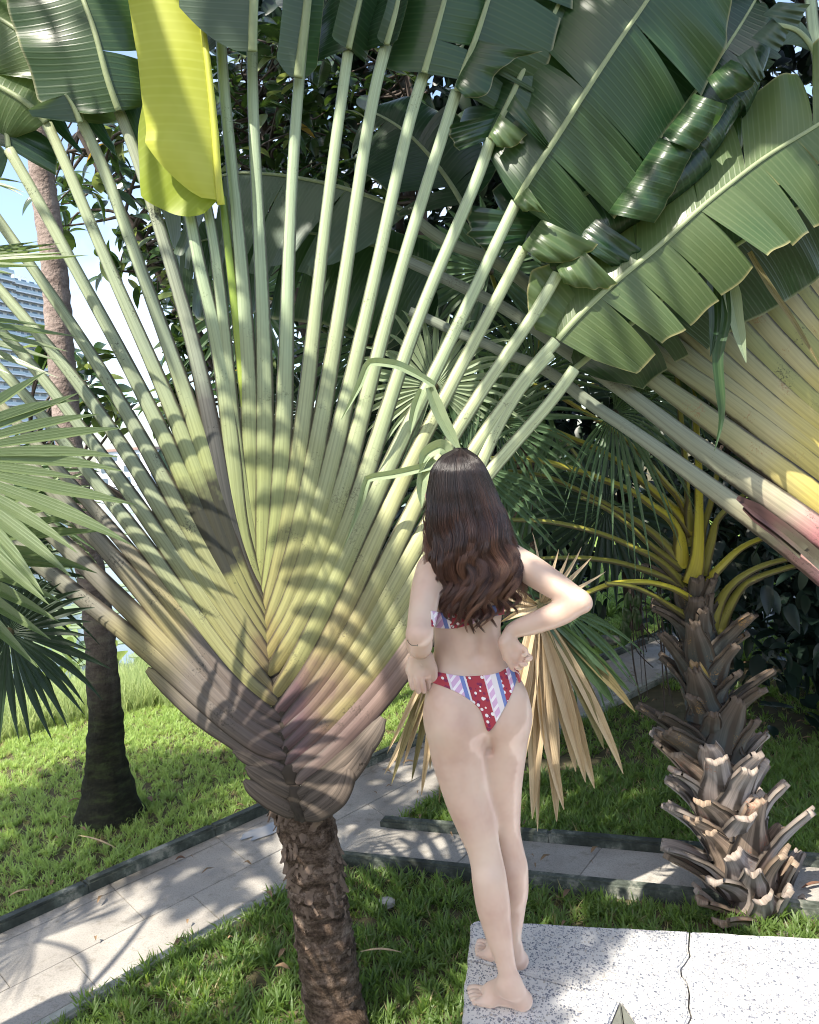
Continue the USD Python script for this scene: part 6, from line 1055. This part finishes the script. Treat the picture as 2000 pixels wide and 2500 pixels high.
part(W_, 'bikini_top', cloth_on([(1052, 1492), (1100, 1496), (1160, 1490), (1215, 1476), (1229, 1474)], [(1054, 1529), (1100, 1534), (1155, 1522), (1200, 1505), (1229, 1500)], 70, 12), M_bik, True)
for sx_, xx in ((1, 1062), (2, 1165)):
    c_ = P(xx, 1458, 2.44); th_ = np.linspace(0, 2 * np.pi, 28); q = trimesh.creation.icosphere(3, .061); vv_ = np.array(q.vertices); vv_[:, 1] = np.abs(vv_[:, 1]) * .95 + .004; part(W_, 'bikini_cup', (vv_ + c_, q.faces, vv_[:, [0, 2]] * 4), M_bik, True)
part(W_, 'bikini_tie', tube(spline([P(1257, 1632, 2.262), P(1264, 1640, 2.256), P(1267, 1652, 2.27), P(1268, 1664, 2.285)], 12), .0045, 6), M_bik, True)
# small line tattoo under the left elbow
tq_ = [(995, 1562), (1000, 1571), (1008, 1576), (1016, 1576), (1020, 1577), (1019, 1573)]
d_ = unit(np.stack([ray(*q) for q in spline([(x, y, 0) for x, y in tq_], 24)[:, :2]])); p_, n_, ok_ = body.trace(np.broadcast_to(EYE, d_.shape), d_)
part(W_, 'tattoo', tube(p_ + n_ * .0004, .0008, 5), plain('tattoo_ink', (.11, .12, .09), .6, .1, 10), True)

# hair: a dark under-volume and thousands of strands in waves
HL = [(1092, 1118, 1136), (1110, 1080, 1165), (1130, 1062, 1180), (1150, 1051, 1191), (1200, 1042, 1213), (1250, 1044, 1232), (1300, 1048, 1243), (1350, 1052, 1260), (1400, 1068, 1264), (1450, 1072, 1260), (1500, 1072, 1258), (1545, 1080, 1235), (1570, 1085, 1230)]
hl = np.array(HL, float); HY = [2.335, 2.295, 2.275, 2.262, 2.252, 2.25, 2.25, 2.248, 2.244, 2.242, 2.243, 2.247, 2.25]
def hair_pt(u, y, dep):
    xl, xr = np.interp(y, hl[:, 0], hl[:, 1]), np.interp(y, hl[:, 0], hl[:, 2]); x = (xl + xr) / 2 + u * (xr - xl) / 2; Yb = np.interp(y, hl[:, 0], HY); half = np.interp(y, [1092, 1200, 1300, 1400, 1560], [.02, .095, .085, .055, .05]); return x, Yb + half * (1 - np.sqrt(np.clip(1 - u * u * .96, 0, 1))) + dep
hv = []; ys_ = np.linspace(1093, 1470, 44); us = np.linspace(-1, 1, 31)
for y in ys_:
    row = [P(*(lambda q: (q[0], y, q[1]))(hair_pt(u * np.interp(y, [1093, 1380, 1470], [.97, .95, .62]) + np.interp(y, [1380, 1470], [0, .05]), y, .012 + np.interp(y, [1350, 1470], [0, .02])))) for u in us]; hv.append(row)
hv = np.array(hv); back = hv.copy(); back[..., 1] += np.interp(ys_, [1093, 1150, 1300, 1360, 1500], [.07, .13, .12, .05, .02])[:, None] * (1 - us ** 2 * .6)[None]; nr, nu_ = hv.shape[:2]
g_ = grid_faces(nr, nu_); allv = np.vstack([hv.reshape(-1, 3), back.reshape(-1, 3)]); ii = np.arange(nr * nu_).reshape(nr, nu_); rim = np.r_[ii[:, 0], ii[-1, 1:], ii[-2::-1, -1], ii[0, -2:0:-1]]; nx = np.roll(rim, -1)
M_hair_base = plain('hair_under', (.009, .006, .0055), .6, .3, 30, .3, 200, .3)
part(W_, 'hair_mass', (allv, np.vstack([g_[:, ::-1], g_ + nr * nu_, np.stack([rim, nx, nx + nr * nu_, rim + nr * nu_], 1)])), M_hair_base, True)
def hair_mat(name, a, b, c): return mat(name, {'g': ('geometry', {}), 'sx': ('separate_xyz', {}), 'mr': ('map_range', dict(from_min=2.06, from_max=1.58)), 'r': ('rgb_ramp', dict(ramp=[(0, a), (.18, a), (.45, b), (.85, c)])), 'p': ('principled_bsdf', dict(roughness=.36, specular_ior_level=.5))}, [('g.position', 'sx.vector'), ('sx.z', 'mr.value'), ('mr.result', 'r.fac'), ('r.color', 'p.base_color')])
M_hairs = [hair_mat('hair_dark', (.012, .0085, .008), (.026, .0135, .011), (.055, .026, .018)), hair_mat('hair_brown', (.018, .012, .011), (.045, .021, .016), (.105, .048, .030)), hair_mat('hair_auburn', (.024, .015, .013), (.080, .036, .025), (.19, .095, .055))]
rh = np.random.default_rng(4); NP_ = 30; LK = [([], []) for _ in range(3)]
nlock = 84; lk_u = np.r_[rh.uniform(-1, 1, nlock - 6), -1, -.95, .9, .95, 1, 1]; lk_ph = lk_u * 2.2 + rh.uniform(-1.1, 1.1, nlock); lk_amp = rh.uniform(9, 22, nlock); lk_dep = rh.uniform(-.024, .014, nlock); lk_fr = rh.uniform(.85, 1.25, nlock); lk_m = rh.choice(3, nlock, p=[.42, .36, .22])
lk_end = 1548 - 70 * np.abs(lk_u + .05) ** 1.7 - np.abs(rh.normal(0, 34, nlock)) - np.where(lk_dep < -.012, rh.uniform(20, 120, nlock), 0); lk_flick = np.where(lk_u > .45, rh.uniform(0, 34, nlock) * lk_u, rh.normal(0, 6, nlock))
for k in range(11000):
    l = rh.integers(nlock); sp_ = rh.normal(0, .075); u = np.clip(lk_u[l] + sp_, -1.02, 1.02); end = lk_end[l] - abs(rh.normal(0, 16)); y0 = 1092 + 40 * abs(u) ** 1.5 + rh.uniform(0, 6) if rh.random() < .85 else rh.uniform(1110, 1330); s = np.linspace(0, 1, NP_); y = y0 + (end - y0) * s
    w_ = np.clip((y - 1230) / 210, 0, 1); clump = np.interp(y, [1230, 1400, 1500, 1550], [1, .55, .34, .12]); uu = lk_u[l] + (u - lk_u[l]) * clump; jd = rh.uniform(-.003, .008); row = []
    for yy, ww, u_ in zip(y, w_, uu):
        x, Y = hair_pt(np.clip(u_, -1, 1), yy, lk_dep[l] * min(1, ww * 1.5 + .12) + jd); ph = (yy - 1270) / 100 * 6.28 * lk_fr[l] * .82 + lk_ph[l]; x += lk_amp[l] * ww * math.sin(ph) + rh.normal(0, .3) + lk_flick[l] * np.clip((yy - 1440) / 90, 0, 1) ** 2; Y += .017 * ww * math.cos(ph); row.append(P(x, yy + lk_amp[l] * .5 * ww * math.cos(ph * .5), Y))
    LK[lk_m[l] if rh.random() < .8 else rh.integers(3)][0].append(row); LK[0][1]
for k in range(320):     # flyaways and side curls
    sgn = -1 if k % 2 else 1; y0 = rh.uniform(1150, 1300); end = rh.uniform(1340, 1420) if sgn < 0 else rh.uniform(1400, 1500); s = np.linspace(0, 1, NP_); row = []
    off = sgn * rh.uniform(0, 30); fr = rh.uniform(.9, 1.2); ph0 = rh.uniform(0, 1.5) + (0 if sgn < 0 else 2)
    for q in s: yy = y0 + (end - y0) * q; x, Y = hair_pt(sgn * .98, yy, .02); row.append(P(x + off * q ** 1.5 + sgn * 8 * q * math.sin(q * 12 * fr + ph0), yy, Y))
    LK[1 + k % 2][0].append(row)
for k, (rows_, _) in enumerate(LK):
    bc = UsdGeom.BasisCurves.Define(stage, W_ + ('/hair_strands' if k == 0 else '/hair_strands_%03d' % k)); bc.CreateTypeAttr('linear'); n_ = len(rows_); bc.CreateCurveVertexCountsAttr(Vt.IntArray([NP_] * n_)); bc.CreatePointsAttr(Vt.Vec3fArray.FromNumpy((np.array(rows_).reshape(-1, 3) - LOC[W_]).astype(np.float32)))
    bc.CreateWidthsAttr(Vt.FloatArray.FromNumpy(np.tile(np.interp(np.linspace(0, 1, NP_), [0, .1, .75, 1], [.0006, .0012, .0010, .0002]), n_).astype(np.float32))); bc.SetWidthsInterpolation('vertex'); UsdShade.MaterialBindingAPI.Apply(bc.GetPrim()).Bind(M_hairs[k])
# ------------------------------------------------ the spreading tree the photographer stands under: its crown is above and behind the frame
st = thing('shade_tree', 'spreading broad-leaved tree over the bench, crown and trunk outside the frame', 'tree', (-2.9, -2.6, 0))
rs = np.random.default_rng(33)
def cast(p, z): t = (z - p[2]) / SUN[2]; return np.array([p[0] + SUN[0] * t, p[1] + SUN[1] * t])
# where the sun reaches through the crown, and where it does not (points of the place)
LIT = [(P(700, 1010, YF), .03), (P(735, 1130, YF), .05), (P(775, 1270, YF), .06), (P(820, 1420, YF), .06), (P(865, 1580, YF), .05), (P(60, 1150, 2.2), .2), (P(120, 1250, 2.2), .15), (P(60, 900, 2.4), .12), (P(50, 620, 2.5), .12), (G(420, 1780), .5), (G(180, 1850), .2), (G(500, 1800), .3), (P(600, 820, YF), .03), (P(455, 1270, YF), .03), (P(340, 1150, YF), .03), (G(60, 1800), .75), (G(330, 1640), .8), (G(520, 1720), .45), (G(100, 1560), 1.2), (P(330, 480, YF), .12), (P(230, 420, YF), .14), (P(130, 560, YF), .12), (P(360, 640, YF), .08), (P(95, 690, YF), .09), (P(540, 800, YF), .07),
       (P(800, 700, YF), .10), (P(900, 700, YF), .13), (P(1000, 700, YF), .14), (P(1090, 720, YF), .12), (P(900, 900, YF), .13), (P(990, 900, YF), .13), (P(1080, 930, YF), .1), (P(1000, 560, YF), .07), (P(960, 1050, YF), .09),
       (P(1960, 1050, YQ), .2), (P(1900, 1150, YQ), .16), (P(1780, 1010, YQ), .13), (P(1950, 900, YQ), .16), (P(1850, 1000, YQ), .15), (P(1990, 1250, YQ), .15),
       (P(1720, 560, 2.8), .09), (P(1650, 640, 2.8), .09), (P(1800, 540, 2.8), .09), (P(1560, 740, 2.8), .07), (P(1420, 830, 2.85), .06), (P(1900, 440, 2.8), .06), (P(430, 300, 2.77), .14), (P(450, 100, 2.77), .12),
       (G(1650, 2400, BZ), .24), (G(1850, 2400, BZ), .3), (G(1500, 2460, BZ), .12), (G(1900, 2300, BZ), .2), (G(1720, 2300, BZ), .12), (P(1800, 2080, 3.35), .12), (P(1830, 2200, 3.3), .13), (P(1720, 1980, 3.35), .08), (P(1800, 1920, 3.35), .07), (P(1650, 1250, 3.5), .07), (P(1500, 1140, 3.4), .06), (P(1710, 1330, 3.5), .05), (P(1370, 1650, 2.9), .09), (P(1310, 1850, 2.95), .08),
       (G(450, 2400), .16), (G(560, 2280), .13), (G(330, 2470), .13), (G(640, 2360), .10), (G(1000, 2470), .13), (G(120, 2420), .25), (G(300, 2320), .10), (G(60, 2330), .12), (G(930, 2060), .13), (G(700, 2110), .08), (G(1500, 1930), .07), (G(1290, 2000), .07), (G(1480, 2120), .07), (G(1920, 1960), .13),
       (G(1450, 1500), .5), (G(900, 2180), .09), (G(820, 2140), .08), (P(180, 640, 4.88), .14), (P(160, 850, 4.88), .14), (P(100, 450, 4.88), .14), (P(150, 1150, 3.1), .2), (P(1060, 960, 3.2), .10), (P(1180, 900, 3.2), .10)]
# light that comes through in flecks
SHADE = [(P(1120, y, 2.3), .26) for y in (1130, 1250, 1400, 1520, 1640, 1760)] + [(P(1190, y, 2.3), .14) for y in (1900, 2000, 2100, 2200, 2330)] + [(P(1330, 1430, 2.25), .18), (P(1020, 1480, 2.2), .15), (P(1020, 1640, 2.28), .1)] + [(P(1270, y, 2.85), .25) for y in (40, 180)] + [(P(1450, 180, 2.8), .3), (P(1550, 300, 2.85), .22), (P(1640, 330, 2.85), .16), (P(1300, 380, 2.85), .2), (P(1050, 60, 2.83), .25), (P(850, 40, 2.83), .2), (P(700, 60, 2.83), .2), (P(550, 60, 2.8), .14), (P(1500, 560, 2.9), .1), (P(1750, 250, 2.85), .2), (P(1900, 150, 2.85), .22),
       (P(600, 500, YF), .1), (P(700, 400, YF), .1), (P(850, 350, YF), .1), (P(950, 400, YF), .1), (P(440, 900, YF), .12), (P(330, 900, YF), .12), (P(520, 1200, YF), .25), (P(600, 1350, YF), .16), (P(620, 1120, YF), .1), (P(560, 1000, YF), .14), (P(480, 1050, YF), .14), (P(690, 1650, YF), .16), (P(400, 1250, YF), .2), (P(250, 1050, YF), .12), (P(570, 1500, YF), .2), (P(690, 1850, YF), .2), (P(480, 1650, YF), .16), (P(720, 2100, 2.8), .16), (P(800, 2350, 2.8), .16), (P(300, 1350, YF), .12), (P(620, 950, YF), .1),
       (G(120, 1950), .3), (G(400, 1900), .25), (G(270, 1980), .3), (G(20, 2150), .25), (G(560, 1870), .2), (G(450, 2080), .16), (G(700, 1990), .16), (G(860, 1930), .2), (G(1050, 1830), .3), (G(1200, 1950), .3), (G(1450, 1950), .25), (G(1600, 1850), .3), (G(1400, 1750), .3), (G(1550, 1650), .35), (G(1800, 1850), .3), (G(1950, 1800), .3), (G(1300, 2190), .18), (G(1500, 2210), .12), (G(900, 2300), .16), (G(1000, 2200), .12), (G(500, 2180), .12),
       (G(1200, 2300, BZ), .14), (G(1330, 2320, BZ), .12), (G(1250, 2400, BZ), .12), (G(1180, 2470, BZ), .1), (P(1700, 1600, 3.45), .2), (P(1720, 1780, 3.4), .14), (P(1900, 700, YQ), .2), (P(1800, 800, YQ), .12), (P(1650, 900, YQ), .14), (P(1500, 950, YQ), .14), (P(1250, 1150, 3.3), .2), (P(1350, 1150, 3.4), .2), (P(1500, 1300, 3.5), .2), (P(1850, 1400, 3.5), .25), (P(1300, 880, 3.4), .15), (P(1150, 1000, 3.3), .1)]
SHADE += [(np.array([x, y, 2.5]), .55) for x in (0, 1.2, 2.4, 3.6) for y in (6.0, 7.2, 8.4)] + [(np.array([x, y, .5]), .5) for x in (.6, 1.8, 3.0, 4.2) for y in (5.4, 6.4, 7.4)]
lit_c, clusters = [], []
for k in range(15000):
    z = rs.uniform(5.2, 7.6)
    p, r = SHADE[rs.integers(len(SHADE))]; c2 = cast(p, z) + rs.normal(0, r * .5, 2)
    c = np.array([c2[0], c2[1], z])
    if c[1] > 4.3 - .0 * z or any(np.hypot(*(cast(q, z) - c2)) < rr + .19 for q, rr in LIT): continue
    if clusters and min(np.linalg.norm(np.array(clusters) - c, axis=1)) < .16: continue
    clusters.append(c)
    if len(clusters) > 1500: break
clusters = np.array(clusters)
fork = np.array([-2.7, -2.3, 3.2]); part(st, 'trunk', tube(spline([(-2.9, -2.6, -.1), (-2.85, -2.5, 1.6), fork], 40), np.linspace(.34, .22, 40), 24), M_branch, True)
from scipy.cluster.vq import kmeans2
LA = np.array([q for q, _ in LIT]); LR = np.array([r for _, r in LIT])
def clash(c): c = c[4:] if len(c) > 10 else c; t = (c[:, None, 2] - LA[None, :, 2]) / SUN[2]; dd = np.hypot(LA[None, :, 0] + SUN[0] * t - c[:, None, 0], LA[None, :, 1] + SUN[1] * t - c[:, None, 1]); return int((dd < np.minimum(LR, .25)[None] + .05).sum())
np.random.seed(3); cen, labs = kmeans2(clusters, 22, seed=3, minit='++')
for k in range(22):
    if not (labs == k).any(): continue
    lb = min((spline([fork, fork * .55 + cen[k] * .45 + [rs.normal(0, .5), rs.normal(0, .5), rs.uniform(.0, 1.2)], cen[k] + rs.normal(0, .25, 3)], 24) for _ in range(30)), key=clash); part(st, 'limb', tube(lb, np.linspace(.065, .014, 24), 8), M_branch, True)
    for c in clusters[labs == k][::5]:
        br = spline([lb[17], (lb[17] + c) / 2 + [0, 0, .1], c], 8)
        if clash(br) == 0: part(st, 'branch', tube(br, np.linspace(.012, .004, 8), 4), M_branch, True)
mb = MB()
for c in clusters:
    for m in range(11):
        d = rs.normal(0, 1, 3) * [1, 1, .5]; mb.add(place(OV[m % 3][0], c + rs.normal(0, .075, 3), d, (rs.normal(0, .35), rs.normal(0, .35), 1), rs.uniform(.09, .16)), OV[m % 3][1], OV[m % 3][2])
part(st, 'crown', mb.get(), M_rub, True, kind='stuff')
